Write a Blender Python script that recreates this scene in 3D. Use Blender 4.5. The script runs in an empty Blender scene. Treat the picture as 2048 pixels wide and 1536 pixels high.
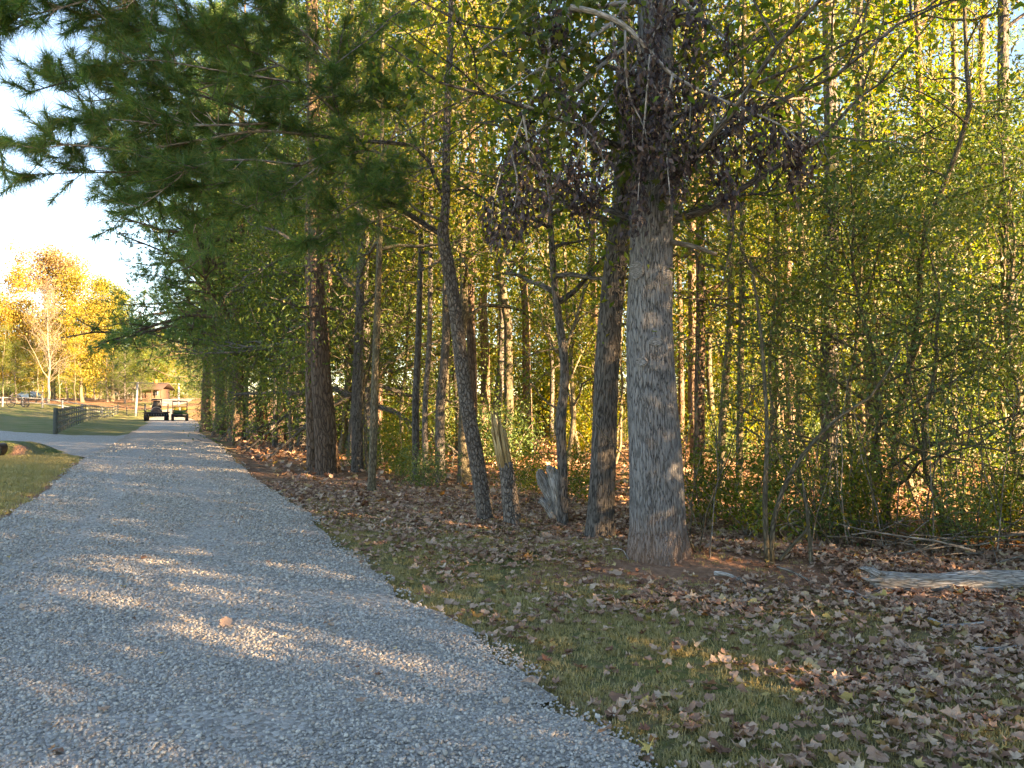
import bpy, math, random
import numpy as np
from mathutils import Vector, Matrix

S = bpy.context.scene
C = S.collection
R = math.radians
# ---------------------------------------------------------------- camera, sky, sun, exposure
F = 1518.0                      # focal length in photo pixels (photo 2048 x 1536)
CAM_Z = 1.6
PITCH = math.atan(44 / F)
cam_d = bpy.data.cameras.new('camera'); cam = bpy.data.objects.new('camera', cam_d); C.objects.link(cam)
cam.location = (0, 0, CAM_Z); cam.rotation_euler = (math.pi / 2 + PITCH, 0, 0)
cam_d.sensor_width = 36; cam_d.lens = 36 * F / 2048; cam_d.clip_end = 3000; cam_d.clip_start = 0.05
S.camera = cam
SUN_EL = 14.0
SUN_H = np.array([0.85, -0.52]); SUN_H /= np.linalg.norm(SUN_H)
TO_SUN = Vector((SUN_H[0] * math.cos(R(SUN_EL)), SUN_H[1] * math.cos(R(SUN_EL)), math.sin(R(SUN_EL))))
W = bpy.data.worlds.new('World'); S.world = W; W.use_nodes = True
wn = W.node_tree.nodes; wl = W.node_tree.links
sky = wn.new('ShaderNodeTexSky'); sky.sky_type = 'NISHITA'; sky.sun_disc = False
sky.sun_elevation = R(SUN_EL); sky.sun_rotation = math.atan2(SUN_H[0], SUN_H[1])
sky.air_density = 1.0; sky.dust_density = 0.0; sky.ozone_density = 4.6
wl.new(sky.outputs[0], wn['Background'].inputs[0]); wn['Background'].inputs[1].default_value = 0.051
sl = bpy.data.lights.new('sun', 'SUN'); sl.energy = 4.3; sl.angle = R(0.5); sl.color = (1.0, 0.84, 0.62)
so = bpy.data.objects.new('sun', sl); C.objects.link(so); so.rotation_euler = TO_SUN.to_track_quat('Z', 'Y').to_euler()
so.location = (30, -20, 30)
S.view_settings.view_transform = 'Standard'; S.view_settings.look = 'None'; S.view_settings.gamma = 1
S.view_settings.use_curve_mapping = False
S.view_settings.exposure = 3.95
S.view_settings.use_white_balance = True; S.view_settings.white_balance_temperature = 10700; S.view_settings.white_balance_tint = 22   # the camera balanced for open shade
S.render.engine = 'CYCLES'
S.cycles.max_bounces = 6; S.cycles.diffuse_bounces = 3; S.cycles.glossy_bounces = 2
S.cycles.transmission_bounces = 4; S.cycles.transparent_max_bounces = 4
S.cycles.use_denoising = True

# ---------------------------------------------------------------- helpers
def unit(v):
    v = np.asarray(v, float); n = np.linalg.norm(v, axis=-1, keepdims=True); return v / np.maximum(n, 1e-9)
def smooth(a, b, x):
    t = np.clip((np.asarray(x, float) - a) / (b - a), 0, 1); return t * t * (3 - 2 * t)
def vnoise(x, y, seed=0):
    x = np.asarray(x, float); y = np.asarray(y, float)
    xi = np.floor(x); yi = np.floor(y); fx = x - xi; fy = y - yi
    def h(a, b):
        s = np.sin(a * 127.1 + b * 311.7 + seed * 74.7) * 43758.5453; return s - np.floor(s)
    u = fx * fx * (3 - 2 * fx); v = fy * fy * (3 - 2 * fy)
    return (h(xi, yi) * (1 - u) + h(xi + 1, yi) * u) * (1 - v) + (h(xi, yi + 1) * (1 - u) + h(xi + 1, yi + 1) * u) * v
def fbm(x, y, seed=0, o=3):
    s = 0; a = 0.5
    for i in range(o): s = s + a * vnoise(x * 2 ** i, y * 2 ** i, seed + i); a *= 0.5
    return s
fwd = np.array([0, math.cos(PITCH), math.sin(PITCH)]); upv = np.array([0, -math.sin(PITCH), math.cos(PITCH)])
def ray(px, py): return fwd + np.array([1, 0, 0]) * ((px - 1024) / F) + upv * ((768 - py) / F)
def at(px, py, Y):
    d = ray(px, py); return np.array([0, 0, CAM_Z]) + d * (Y / d[1])
# edges of the road (metres), measured from the photograph against flat ground
RE = np.array([(4.6, -14), (2.8, -4), (1.75, 0), (.61, 3.35), (.2, 4.1), (-.12, 4.98), (-.95, 6.43), (-1.74, 8.15), (-3.26, 11.7), (-5.66, 16.6),
               (-8.9, 24), (-11.9, 31), (-18.5, 45), (-27.2, 66), (-34.6, 83), (-42.5, 100), (-52, 120), (-59, 140), (-63, 160), (-66, 185)])
LE = np.array([(-2.6, -14), (-3.6, -4), (-4.4, 0), (-5.2, 4), (-5.6, 6), (-6.2, 8.2), (-6.9, 10.2), (-8.1, 13), (-10.2, 17.3), (-12.7, 22.5),
               (-15.4, 29), (-18.5, 36), (-23.5, 47), (-31, 64.5), (-40.0, 83), (-48.3, 100), (-57.4, 120), (-64.5, 140), (-68.5, 160), (-71.5, 185)])
SN = np.array([(-9.6, 18.6), (-12.8, 23.0), (-16.0, 26.4), (-22.4, 33.3), (-34, 42), (-60, 55), (-100, 70)])   # side drive, near edge
SF = np.array([(-22.0, 45.5), (-20.8, 40.0), (-23.5, 40.8), (-27.0, 43.4), (-34, 49.0), (-60, 61), (-100, 76)])   # side drive, far edge
def road_right(y): return np.interp(y, RE[:, 1], RE[:, 0])
def road_left(y): return np.interp(y, LE[:, 1], LE[:, 0])
FENCE = np.array([(-25.6, 42.6), (-31.4, 54), (-37, 66), (-44.5, 82), (-55, 106)])
def fence_x(y): return np.interp(y, FENCE[:, 1], FENCE[:, 0], left=-20)
def g(x, y):
    x = np.asarray(x, float); y = np.asarray(y, float)
    z = 3.0 * smooth(95, 152, y) + 3.0 * smooth(150, 320, y)
    left = smooth(-2, 12, fence_x(y) - x) * smooth(46, 70, y)
    z = np.maximum(z, 1.5 * smooth(46, 98, y) * left + z * (1 - 0.55 * left) * 0 + 0 * z) if False else z + left * (1.5 * smooth(46, 98, y)) * (1 - smooth(105, 150, y))
    z = z + 0.3 * np.exp(-((y - 68) / 14.0) ** 2) * smooth(-6, 2, fence_x(y) - x)
    off = np.maximum(x - road_right(y), road_left(y) - x)            # metres outside the road
    rough = smooth(0.6, 3.0, off)
    right = smooth(1.5, 6, x - road_right(y))
    z = z + rough * (fbm(x * 0.9, y * 0.9, 3) - 0.45) * (0.05 + 0.16 * right)
    z = z + 0.13 * np.exp(-(((x - 1.5) / 1.3) ** 2 + ((y - 8.1) / 0.8) ** 2)) + 0.05 * np.exp(-(((x + 0.1) / 1.0) ** 2 + ((y - 10.4) / 0.8) ** 2))
    return z
def gz(x, y): return float(g(np.array([x]), np.array([y]))[0])
def on_ground(px, py):
    d = ray(px, py); t = CAM_Z / max(1e-3, -d[2] / d[1]) if d[2] < 0 else 120
    for _ in range(12):
        p = np.array([0, 0, CAM_Z]) + d * (t / d[1]); t *= 1 if abs(d[2]) < 1e-6 else 1
        zz = gz(p[0], p[1]); t = (zz - CAM_Z) / (d[2] / d[1]) if d[2] < 0 else t
        t = min(max(t, 1), 140)
    p = np.array([0, 0, CAM_Z]) + d * (t / d[1]); p[2] = gz(p[0], p[1]); return p

def mk_mesh(name, V, Fs, mat=None, bark=None, smooth_=False, attrs=None):
    me = bpy.data.meshes.new(name); V = np.ascontiguousarray(V, dtype=np.float32)
    Fs = [np.asarray(f, dtype=np.int32) for f in Fs if len(f)]
    nl = sum(f.size for f in Fs); npoly = sum(len(f) for f in Fs)
    me.vertices.add(len(V)); me.vertices.foreach_set('co', V.ravel())
    me.loops.add(nl); me.polygons.add(npoly)
    me.loops.foreach_set('vertex_index', np.concatenate([f.ravel() for f in Fs]))
    sizes = np.concatenate([np.full(len(f), f.shape[1], np.int32) for f in Fs])
    st = np.zeros(npoly, np.int32); st[1:] = np.cumsum(sizes)[:-1]
    me.polygons.foreach_set('loop_start', st)
    try: me.polygons.foreach_set('loop_total', sizes)
    except Exception: pass
    if smooth_: me.polygons.foreach_set('use_smooth', np.ones(npoly, dtype=bool))
    if bark is not None:
        a = me.attributes.new('bark', 'FLOAT_VECTOR', 'POINT'); a.data.foreach_set('vector', np.ascontiguousarray(bark, np.float32).ravel())
    for k, v in (attrs or {}).items():
        a = me.attributes.new(k, 'FLOAT', 'POINT'); a.data.foreach_set('value', np.ascontiguousarray(v, np.float32))
    me.update(calc_edges=True); me.validate()
    if mat: me.materials.append(mat)
    return me
def tag(o, label=None, cat=None, group=None, kind=None):
    if label: o['label'] = label
    if cat: o['category'] = cat
    if group: o['group'] = group
    if kind: o['kind'] = kind
    return o
def empty(name, loc, label, cat, group=None, rz=0, sc=1):
    o = bpy.data.objects.new(name, None); C.objects.link(o); o.location = loc; o.rotation_euler = (0, 0, rz); o.scale = (sc, sc, sc)
    o.empty_display_size = 0.2
    return tag(o, label, cat, group)
def put(name, me, parent=None, loc=(0, 0, 0), rot=(0, 0, 0), sc=(1, 1, 1)):
    o = bpy.data.objects.new(name, me); C.objects.link(o); o.location = loc; o.rotation_euler = rot; o.scale = sc
    if parent: o.parent = parent
    return o
def frames(pts):
    t = np.gradient(pts, axis=0); t = unit(t); n = np.zeros_like(t)
    a = np.array([1.0, 0, 0]) if abs(t[0][0]) < 0.8 else np.array([0, 1.0, 0])
    a = unit(a - t[0] * np.dot(a, t[0])); n[0] = a
    for i in range(1, len(t)):
        a = a - t[i] * np.dot(a, t[i]); a = a / max(1e-9, np.linalg.norm(a)); n[i] = a
    return t, n, np.cross(t, n)
class WB:
    """collects boxes, tubes and sheets into one mesh"""
    def __init__(s): s.V = []; s.Q = []; s.T = []; s.B = []; s.n = 0
    def raw(s, V, Q=(), T=(), B=None):
        V = np.asarray(V, float)
        if len(Q): s.Q.append(np.asarray(Q) + s.n)
        if len(T): s.T.append(np.asarray(T) + s.n)
        s.V.append(V); s.B.append(V if B is None else B); s.n += len(V)
    def tube(s, pts, rad, k=8, cap=True, rmod=None, squash=1.0):
        pts = np.asarray(pts, float); rad = np.broadcast_to(np.asarray(rad, float), (len(pts),))
        t, n, b = frames(pts); th = np.linspace(0, 2 * np.pi, k, endpoint=False)
        sl_ = np.concatenate([[0], np.cumsum(np.linalg.norm(np.diff(pts, axis=0), axis=1))])
        rr = rad[:, None] * np.ones(k)
        if rmod is not None: rr = rr * rmod(sl_[:, None], th[None, :])
        V = pts[:, None, :] + rr[..., None] * (np.cos(th)[None, :, None] * n[:, None, :] + squash * np.sin(th)[None, :, None] * b[:, None, :])
        B = np.stack([rr * np.cos(th), rr * np.sin(th), sl_[:, None] * np.ones(k)], -1).reshape(-1, 3)
        m = len(pts); i = np.arange(m - 1)[:, None]; j = np.arange(k)[None, :]; j2 = (j + 1) % k
        Q = np.stack([i * k + j, i * k + j2, (i + 1) * k + j2, (i + 1) * k + j], -1).reshape(-1, 4)
        V = V.reshape(-1, 3)
        T = []
        if cap and rad[-1] > 1e-4:
            V = np.vstack([V, pts[-1], pts[0]]); B = np.vstack([B, B[-1], B[0]])
            jj = np.arange(k); jn = (jj + 1) % k
            T = np.vstack([np.stack([(m - 1) * k + jj, (m - 1) * k + jn, np.full(k, m * k)], -1), np.stack([jn, jj, np.full(k, m * k + 1)], -1)])
        s.raw(V, Q, T, B); return s
    def box(s, c, d, rz=0, bev=0.0, rx=0, ry=0):
        x, y, z = np.asarray(d, float) / 2
        V = np.array([(a, b, cc) for cc in (-z, z) for b in (-y, y) for a in (-x, x)])
        M = np.array((Matrix.Rotation(rz, 3, 'Z') @ Matrix.Rotation(ry, 3, 'Y') @ Matrix.Rotation(rx, 3, 'X')))
        s.raw(V @ M.T + np.asarray(c, float), [(0, 2, 3, 1), (4, 5, 7, 6), (0, 1, 5, 4), (2, 6, 7, 3), (0, 4, 6, 2), (1, 3, 7, 5)]); return s
    def lathe(s, prof, k=20, axis='Z', c=(0, 0, 0)):
        th = np.linspace(0, 2 * np.pi, k, endpoint=False); prof = np.asarray(prof, float)
        r = prof[:, 0][:, None]; h = prof[:, 1][:, None] * np.ones(k)
        a = r * np.cos(th); b = r * np.sin(th)
        V = np.stack({'Z': (a, b, h), 'X': (h, a, b), 'Y': (a, h, b)}[axis], -1).reshape(-1, 3) + np.asarray(c, float)
        m = len(prof); i = np.arange(m - 1)[:, None]; j = np.arange(k)[None, :]; j2 = (j + 1) % k
        s.raw(V, np.stack([i * k + j, i * k + j2, (i + 1) * k + j2, (i + 1) * k + j], -1).reshape(-1, 4)); return s
    def mesh(s, name, mat, origin=(0, 0, 0), smooth_=True):
        V = np.vstack(s.V) - np.asarray(origin, float)
        Fs = ([np.vstack(s.Q)] if s.Q else []) + ([np.vstack(s.T)] if s.T else [])
        return mk_mesh(name, V, Fs, mat, np.vstack(s.B), smooth_)
    def build(s, name, mat, parent=None, origin=(0, 0, 0), smooth_=True): return put(name, s.mesh(name, mat, origin, smooth_), parent)
def interp_poly(p, t):
    n = len(p) - 1; f = min(max(t, 0), 0.9999) * n; i = int(f); return p[i] + (p[i + 1] - p[i]) * (f - i)
def curve(pts, n=14):
    """smooth polyline through given points (Catmull-Rom)"""
    P = np.asarray(pts, float); P = np.vstack([2 * P[0] - P[1], P, 2 * P[-1] - P[-2]]); m = len(P) - 3; out = []
    for q in np.linspace(0, m - 1e-6, n):
        i = int(q); t = q - i; a, b, c, d = P[i:i + 4]
        out.append(0.5 * ((2 * b) + (-a + c) * t + (2 * a - 5 * b + 4 * c - d) * t * t + (-a + 3 * b - 3 * c + d) * t ** 3))
    return np.array(out)
def poly(rng, p, d, L, n, wander=0.2, grav=0.0):
    pts = [np.array(p, float)]; d = unit(d)
    for i in range(n):
        d = unit(d + rng.normal(size=3) * wander + np.array([0, 0, grav])); pts.append(pts[-1] + d * L / n)
    return np.array(pts)

# leaves -----------------------------------------------------------
def leaf_cards(rng, P, L, wr=0.5, down=0.35, flat=0.5):
    n = len(P); A = unit(rng.normal(size=(n, 3)) + np.array([0, 0, -down]))
    N = rng.normal(size=(n, 3)) * (1 - flat) + np.array([0, 0, flat]); N = unit(N - A * np.sum(N * A, 1, keepdims=True))
    Sd = np.cross(A, N); l = (L * rng.uniform(0.5, 1.45, n))[:, None]
    mid = P + A * l * 0.45; w = l * wr * 0.5; c = l * 0.12
    V = np.stack([P, mid + Sd * w + N * c, P + A * l, mid - Sd * w + N * c], 1).reshape(-1, 3)
    i = np.arange(n)[:, None] * 4
    return V, np.vstack([i + [0, 1, 2], i + [0, 2, 3]])
LOBE = np.array([(0.0, 0.0), (0.05, 0.30), (0.18, 0.20), (0.34, 0.56), (0.46, 0.22), (0.74, 0.40), (0.70, 0.13), (1.0, 0.0), (0.70, -0.13), (0.74, -0.40), (0.46, -0.22), (0.34, -0.56), (0.18, -0.20), (0.05, -0.30), (0.42, 0.0)])
LOBE_T = np.array([(i, (i + 1) % 14, 14) for i in range(14)])
def lobed_leaves(rng, P, L, down=0.3, flat=0.4, curl=0.25):
    n = len(P); A = unit(rng.normal(size=(n, 3)) + np.array([0, 0, -down]))
    N = rng.normal(size=(n, 3)) * (1 - flat) + np.array([0, 0, flat]); N = unit(N - A * np.sum(N * A, 1, keepdims=True)); Sd = np.cross(A, N)
    l = (L * rng.uniform(0.7, 1.25, n))[:, None, None]; cu = rng.normal(size=(n, 1, 1)) * curl
    u = LOBE[None, :, 0:1]; v = LOBE[None, :, 1:2]
    V = P[:, None, :] + l * (A[:, None] * u + Sd[:, None] * v + N[:, None] * (cu * (v * v * 1.5 - u * u * 0.6)))
    T = (np.arange(n)[:, None, None] * 15 + LOBE_T[None]).reshape(-1, 3)
    return V.reshape(-1, 3), T
def needle_tufts(rng, P, D, n=60, L=0.2, w=0.004, spread=0.8, along=0.12):
    m = len(P); c = np.repeat(P, n, 0); d = np.repeat(unit(D), n, 0); k = m * n
    c = c + d * rng.uniform(-along, along * 0.3, (k, 1))
    A = unit(d * 0.75 + rng.normal(size=(k, 3)) * spread); l = L * rng.uniform(0.7, 1.15, (k, 1))
    Sd = unit(np.cross(A, rng.normal(size=(k, 3)))) * w / 2
    V = np.stack([c - Sd, c + Sd, c + A * l + np.array([0, 0, -0.012])], 1).reshape(-1, 3)
    return V, np.arange(k * 3).reshape(-1, 3)

# materials --------------------------------------------------------
def new_mat(name):
    m = bpy.data.materials.new(name); m.use_nodes = True; nt = m.node_tree; nt.nodes.clear()
    out = nt.nodes.new('ShaderNodeOutputMaterial'); return m, nt, out
class NT:
    def __init__(s, nt): s.nt = nt
    def __call__(s, typ, ins=None, **kw):
        n = s.nt.nodes.new('ShaderNode' + typ)
        for k, v in kw.items(): setattr(n, k, v)
        for k, v in (ins or {}).items():
            if hasattr(v, 'links') or isinstance(v, bpy.types.NodeSocket): s.nt.links.new(v, n.inputs[k])
            else: n.inputs[k].default_value = v
        return n
    def ramp(s, fac, stops, interp='LINEAR'):
        n = s('ValToRGB'); s.nt.links.new(fac, n.inputs[0]); e = n.color_ramp.elements; n.color_ramp.interpolation = interp
        while len(e) < len(stops): e.new(0.5)
        for el, (p, c) in zip(e, stops): el.position = p; el.color = (*c, 1) if len(c) == 3 else c
        return n.outputs[0]
    def mix(s, fac, a, b, mode='MIX'):
        n = s('Mix', data_type='RGBA', blend_type=mode)
        for sock, v in ((n.inputs[0], fac), (n.inputs[6], a), (n.inputs[7], b)):
            if isinstance(v, bpy.types.NodeSocket): s.nt.links.new(v, sock)
            else: sock.default_value = (*v, 1) if isinstance(v, tuple) and len(v) == 3 else v
        return n.outputs[2]
    def math(s, op, a, b=0.0, c=0.0):
        n = s('Math', operation=op)
        for i, v in enumerate((a, b, c)):
            if isinstance(v, bpy.types.NodeSocket): s.nt.links.new(v, n.inputs[i])
            else: n.inputs[i].default_value = v
        return n.outputs[0]
    def link(s, a, b): s.nt.links.new(a, b)
def leaf_mat(name, cols, trans=0.45, tmul=(1.6, 1.4, 0.35), rough=0.5, objvar=0.25, spec=0.35):
    m, nt, out = new_mat(name); q = NT(nt)
    geo = q('NewGeometry'); oi = q('ObjectInfo')
    k = len(cols); col = q.ramp(geo.outputs['Random Per Island'], [(i / max(1, k - 1), c) for i, c in enumerate(cols)])
    val = q('MapRange', {0: oi.outputs['Random'], 3: 1 - objvar, 4: 1 + objvar}).outputs[0]
    hue = q('MapRange', {0: oi.outputs['Random'], 3: 0.515, 4: 0.485}).outputs[0]
    col = q('HueSaturation', {'Color': col, 'Value': val, 'Hue': hue}).outputs[0]
    pb = q('BsdfPrincipled', {'Base Color': col, 'Roughness': rough, 'Specular IOR Level': spec})
    tr = q('BsdfTranslucent', {'Color': q.mix(1.0, col, tmul, 'MULTIPLY')})
    mx = q('MixShader', {0: trans, 1: pb.outputs[0], 2: tr.outputs[0]}); q.link(mx.outputs[0], out.inputs[0]); return m
def bark_mat(name, dark, mid, light, sx=20.0, sz=4.0, bump=0.02, moss=None, clay=False, plates=False, stops=(0.15, 0.5, 0.95), furrow=False):
    m, nt, out = new_mat(name); q = NT(nt)
    at_ = q('Attribute', attribute_name='bark'); oi = q('ObjectInfo')
    v = q('VectorMath', {0: at_.outputs['Vector'], 1: (sx, sx, sz)}, operation='MULTIPLY').outputs[0]
    v = q('VectorMath', {0: v, 1: q('Combine' + 'XYZ', {0: q.math('MULTIPLY', oi.outputs['Random'], 50.0)}).outputs[0]}, operation='ADD').outputs[0]
    wob = q('TexNoise', {'Vector': v, 'Scale': 0.9, 'Detail': 3.0})
    v2 = q('VectorMath', {0: v, 1: q('VectorMath', {0: wob.outputs['Color'], 'Scale': 1.4}, operation='SCALE').outputs[0]}, operation='ADD').outputs[0]
    vo = q('TexVoronoi', {'Vector': v2, 'Scale': 1.0}, feature='DISTANCE_TO_EDGE')
    fine = q('TexNoise', {'Vector': v, 'Scale': 2.5, 'Detail': 5.0, 'Roughness': 0.65})
    ridge = q('MapRange', {0: vo.outputs['Distance'], 1: 0.0, 2: 0.32 if not plates else 0.18}).outputs[0]
    if furrow:   # long wavy cracks between interlacing ridges
        fn = q('TexNoise', {'Vector': q('VectorMath', {0: v2, 1: (0.75, 0.75, 0.9)}, operation='MULTIPLY').outputs[0], 'Scale': 1.0, 'Detail': 1.5})
        cr = q('MapRange', {0: q.math('ABSOLUTE', q.math('SUBTRACT', fn.outputs[0], 0.5)), 1: 0.0, 2: 0.085}).outputs[0]
        ridge = q.math('MULTIPLY', cr, q.math('ADD', q.math('MULTIPLY', ridge, 0.35), 0.65))
    h = q.math('ADD', q.math('MULTIPLY', ridge, 0.75), q.math('MULTIPLY', fine.outputs[0], 0.4))
    col = q.ramp(h, [(stops[0], dark), (stops[1], mid), (stops[2], light)])
    big = q('TexNoise', {'Vector': q('VectorMath', {0: at_.outputs['Vector'], 1: (4.0, 4.0, 0.8)}, operation='MULTIPLY').outputs[0], 'Scale': 2.2, 'Detail': 3.0})
    col = q.mix(q('MapRange', {0: big.outputs[0], 1: 0.42, 2: 0.7, 4: 0.35}).outputs[0], col, moss or mid)
    col = q('HueSaturation', {'Color': col, 'Value': q('MapRange', {0: oi.outputs['Random'], 3: 0.8, 4: 1.2}).outputs[0]}).outputs[0]
    if clay:   # red clay splashed and rubbed onto the foot of the trunk
        sz_ = q('Separate' + 'XYZ', {0: at_.outputs['Vector']}).outputs[2]
        edge = q.math('ADD', sz_, q.math('MULTIPLY', big.outputs[0], 0.55))
        col = q.mix(q('MapRange', {0: edge, 1: 0.95, 2: 0.35, 4: 0.6}).outputs[0], col, (0.30, 0.15, 0.085))
    bp = q('Bump', {'Height': h, 'Strength': 1.0, 'Distance': bump})
    pb = q('BsdfPrincipled', {'Base Color': col, 'Roughness': 0.9, 'Specular IOR Level': 0.15, 'Normal': bp.outputs[0]}); q.link(pb.outputs[0], out.inputs[0]); return m
def plain(name, col, rough=0.6, var=0.25, scale=6.0, metal=0.0, bump=0.0, spec=0.4):
    m, nt, out = new_mat(name); q = NT(nt); tc = q('TexCoord'); oi = q('ObjectInfo')
    v = q('VectorMath', {0: tc.outputs['Object'], 1: q('Combine' + 'XYZ', {0: q.math('MULTIPLY', oi.outputs['Random'], 30.0)}).outputs[0]}, operation='ADD').outputs[0]
    n = q('TexNoise', {'Vector': v, 'Scale': scale, 'Detail': 4.0, 'Roughness': 0.6})
    c = q.ramp(n.outputs[0], [(0.25, tuple(x * (1 - var) for x in col)), (0.75, tuple(min(1, x * (1 + var)) for x in col))])
    pb = q('BsdfPrincipled', {'Base Color': c, 'Roughness': rough, 'Metallic': metal, 'Specular IOR Level': spec})
    if bump: q.link(q('Bump', {'Height': n.outputs[0], 'Distance': bump}).outputs[0], pb.inputs['Normal'])
    q.link(pb.outputs[0], out.inputs[0]); return m

M = {}
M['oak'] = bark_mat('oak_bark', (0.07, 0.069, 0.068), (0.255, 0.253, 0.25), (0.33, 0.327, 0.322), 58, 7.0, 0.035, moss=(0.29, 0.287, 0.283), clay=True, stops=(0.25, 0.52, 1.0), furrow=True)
M['oak2'] = bark_mat('dark_oak_bark', (0.035, 0.032, 0.029), (0.12, 0.108, 0.096), (0.20, 0.182, 0.165), 40, 7.0, 0.02, stops=(0.22, 0.6, 1.0), furrow=True)  # darker, browner bark than the great oak's
M['pine'] = bark_mat('pine_bark', (0.045, 0.032, 0.026), (0.125, 0.085, 0.062), (0.185, 0.13, 0.098), 16, 4.0, 0.035, plates=True)
M['pine2'] = bark_mat('leaning_pine_bark', (0.035, 0.03, 0.027), (0.12, 0.10, 0.085), (0.20, 0.175, 0.155), 28, 12.0, 0.02, plates=True)
M['thin'] = bark_mat('young_bark', (0.045, 0.04, 0.03), (0.12, 0.10, 0.07), (0.21, 0.18, 0.13), 30, 8.0, 0.01, moss=(0.16, 0.16, 0.09))
M['pale'] = bark_mat('pale_bark', (0.07, 0.06, 0.05), (0.15, 0.13, 0.105), (0.24, 0.21, 0.175), 18, 5.0, 0.01)
M['twig'] = bark_mat('twig_bark', (0.09, 0.075, 0.06), (0.20, 0.17, 0.14), (0.33, 0.30, 0.26), 30, 8.0, 0.004)
M['grey_twig'] = bark_mat('grey_limb_bark', (0.14, 0.13, 0.12), (0.30, 0.29, 0.27), (0.46, 0.44, 0.42), 40, 8.0, 0.004)
M['scar'] = bark_mat('branch_scar_bark', (0.10, 0.095, 0.09), (0.34, 0.33, 0.32), (0.50, 0.49, 0.48), 30, 30.0, 0.012)
M['drift'] = bark_mat('weathered_wood', (0.10, 0.09, 0.08), (0.43, 0.41, 0.38), (0.64, 0.62, 0.59), 60, 6.0, 0.012)
M['splinter'] = bark_mat('splintered_wood', (0.20, 0.10, 0.045), (0.52, 0.36, 0.17), (0.68, 0.53, 0.31), 60, 2.0, 0.006)
M['redrot'] = bark_mat('red_rotten_wood', (0.04, 0.018, 0.012), (0.17, 0.075, 0.045), (0.28, 0.15, 0.10), 26, 2.5, 0.02)
M['l_dark'] = leaf_mat('dark_oak_leaves', [(0.035, 0.08, 0.024), (0.065, 0.13, 0.034), (0.10, 0.16, 0.04), (0.16, 0.18, 0.045)], 0.42)
M['l_wood'] = leaf_mat('yellow_green_leaves', [(0.045, 0.10, 0.022), (0.085, 0.145, 0.027), (0.13, 0.175, 0.03), (0.18, 0.19, 0.032), (0.25, 0.175, 0.03)], 0.5, tmul=(1.3, 1.45, 0.4))
M['l_gold'] = leaf_mat('golden_leaves', [(0.10, 0.16, 0.025), (0.165, 0.195, 0.03), (0.24, 0.22, 0.032), (0.29, 0.18, 0.03)], 0.5, tmul=(1.35, 1.4, 0.4))
M['l_ever'] = leaf_mat('evergreen_shrub_leaves', [(0.045, 0.10, 0.042), (0.075, 0.15, 0.06), (0.105, 0.175, 0.065), (0.145, 0.18, 0.055)], 0.42, spec=0.5, rough=0.42)
M['l_lobed'] = leaf_mat('lobed_green_leaves', [(0.04, 0.085, 0.022), (0.065, 0.12, 0.03), (0.10, 0.14, 0.03), (0.16, 0.15, 0.03)], 0.4)
M['l_dead'] = leaf_mat('withered_leaves', [(0.022, 0.016, 0.018), (0.045, 0.033, 0.036), (0.078, 0.058, 0.058), (0.16, 0.115, 0.095)], 0.15, tmul=(1, .8, .6), rough=0.5)
M['l_orange'] = leaf_mat('orange_leaves', [(0.20, 0.12, 0.075), (0.24, 0.15, 0.085), (0.24, 0.17, 0.08), (0.17, 0.15, 0.07)], 0.4, objvar=0.1)
M['l_yellow'] = leaf_mat('yellow_leaves', [(0.13, 0.14, 0.025), (0.20, 0.17, 0.028), (0.25, 0.17, 0.035), (0.18, 0.13, 0.03)], 0.4, objvar=0.1)
M['l_lime'] = leaf_mat('lime_leaves', [(0.06, 0.10, 0.018), (0.11, 0.145, 0.022), (0.18, 0.175, 0.025)], 0.4, objvar=0.1)
M['needle'] = leaf_mat('pine_needles', [(0.035, 0.11, 0.045), (0.06, 0.155, 0.055), (0.09, 0.195, 0.06), (0.13, 0.215, 0.065), (0.22, 0.18, 0.06)], 0.42, tmul=(1.3, 1.5, 0.5), objvar=0.1, spec=0.4, rough=0.45)
M['litter'] = leaf_mat('fallen_leaves_brown', [(0.10, 0.045, 0.028), (0.17, 0.085, 0.05), (0.24, 0.135, 0.085), (0.30, 0.19, 0.125), (0.34, 0.24, 0.15), (0.38, 0.27, 0.07)], 0.15, tmul=(1.2, .9, .6), rough=0.6, objvar=0.35)
def litter_by_object(name):
    m, nt, out = new_mat(name); q = NT(nt); oi = q('ObjectInfo'); tc = q('TexCoord')
    col = q.ramp(oi.outputs['Random'], [(0, (0.18, 0.08, 0.05)), (0.2, (0.34, 0.175, 0.11)), (0.45, (0.49, 0.295, 0.20)), (0.7, (0.60, 0.40, 0.285)), (0.88, (0.66, 0.48, 0.34)), (0.95, (0.54, 0.40, 0.12)), (1, (0.42, 0.16, 0.04))])
    n = q('TexNoise', {'Vector': tc.outputs['Object'], 'Scale': 30.0, 'Detail': 3.0})
    col = q.mix(q('MapRange', {0: n.outputs[0], 1: 0.4, 2: 0.75, 4: 0.45}).outputs[0], col, (0.14, 0.075, 0.05))
    pb = q('BsdfPrincipled', {'Base Color': col, 'Roughness': 0.55, 'Specular IOR Level': 0.35}); tr = q('BsdfTranslucent', {'Color': col})
    mx = q('MixShader', {0: 0.15, 1: pb.outputs[0], 2: tr.outputs[0]}); q.link(mx.outputs[0], out.inputs[0]); return m
M['fallen'] = litter_by_object('fallen_leaf')
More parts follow.
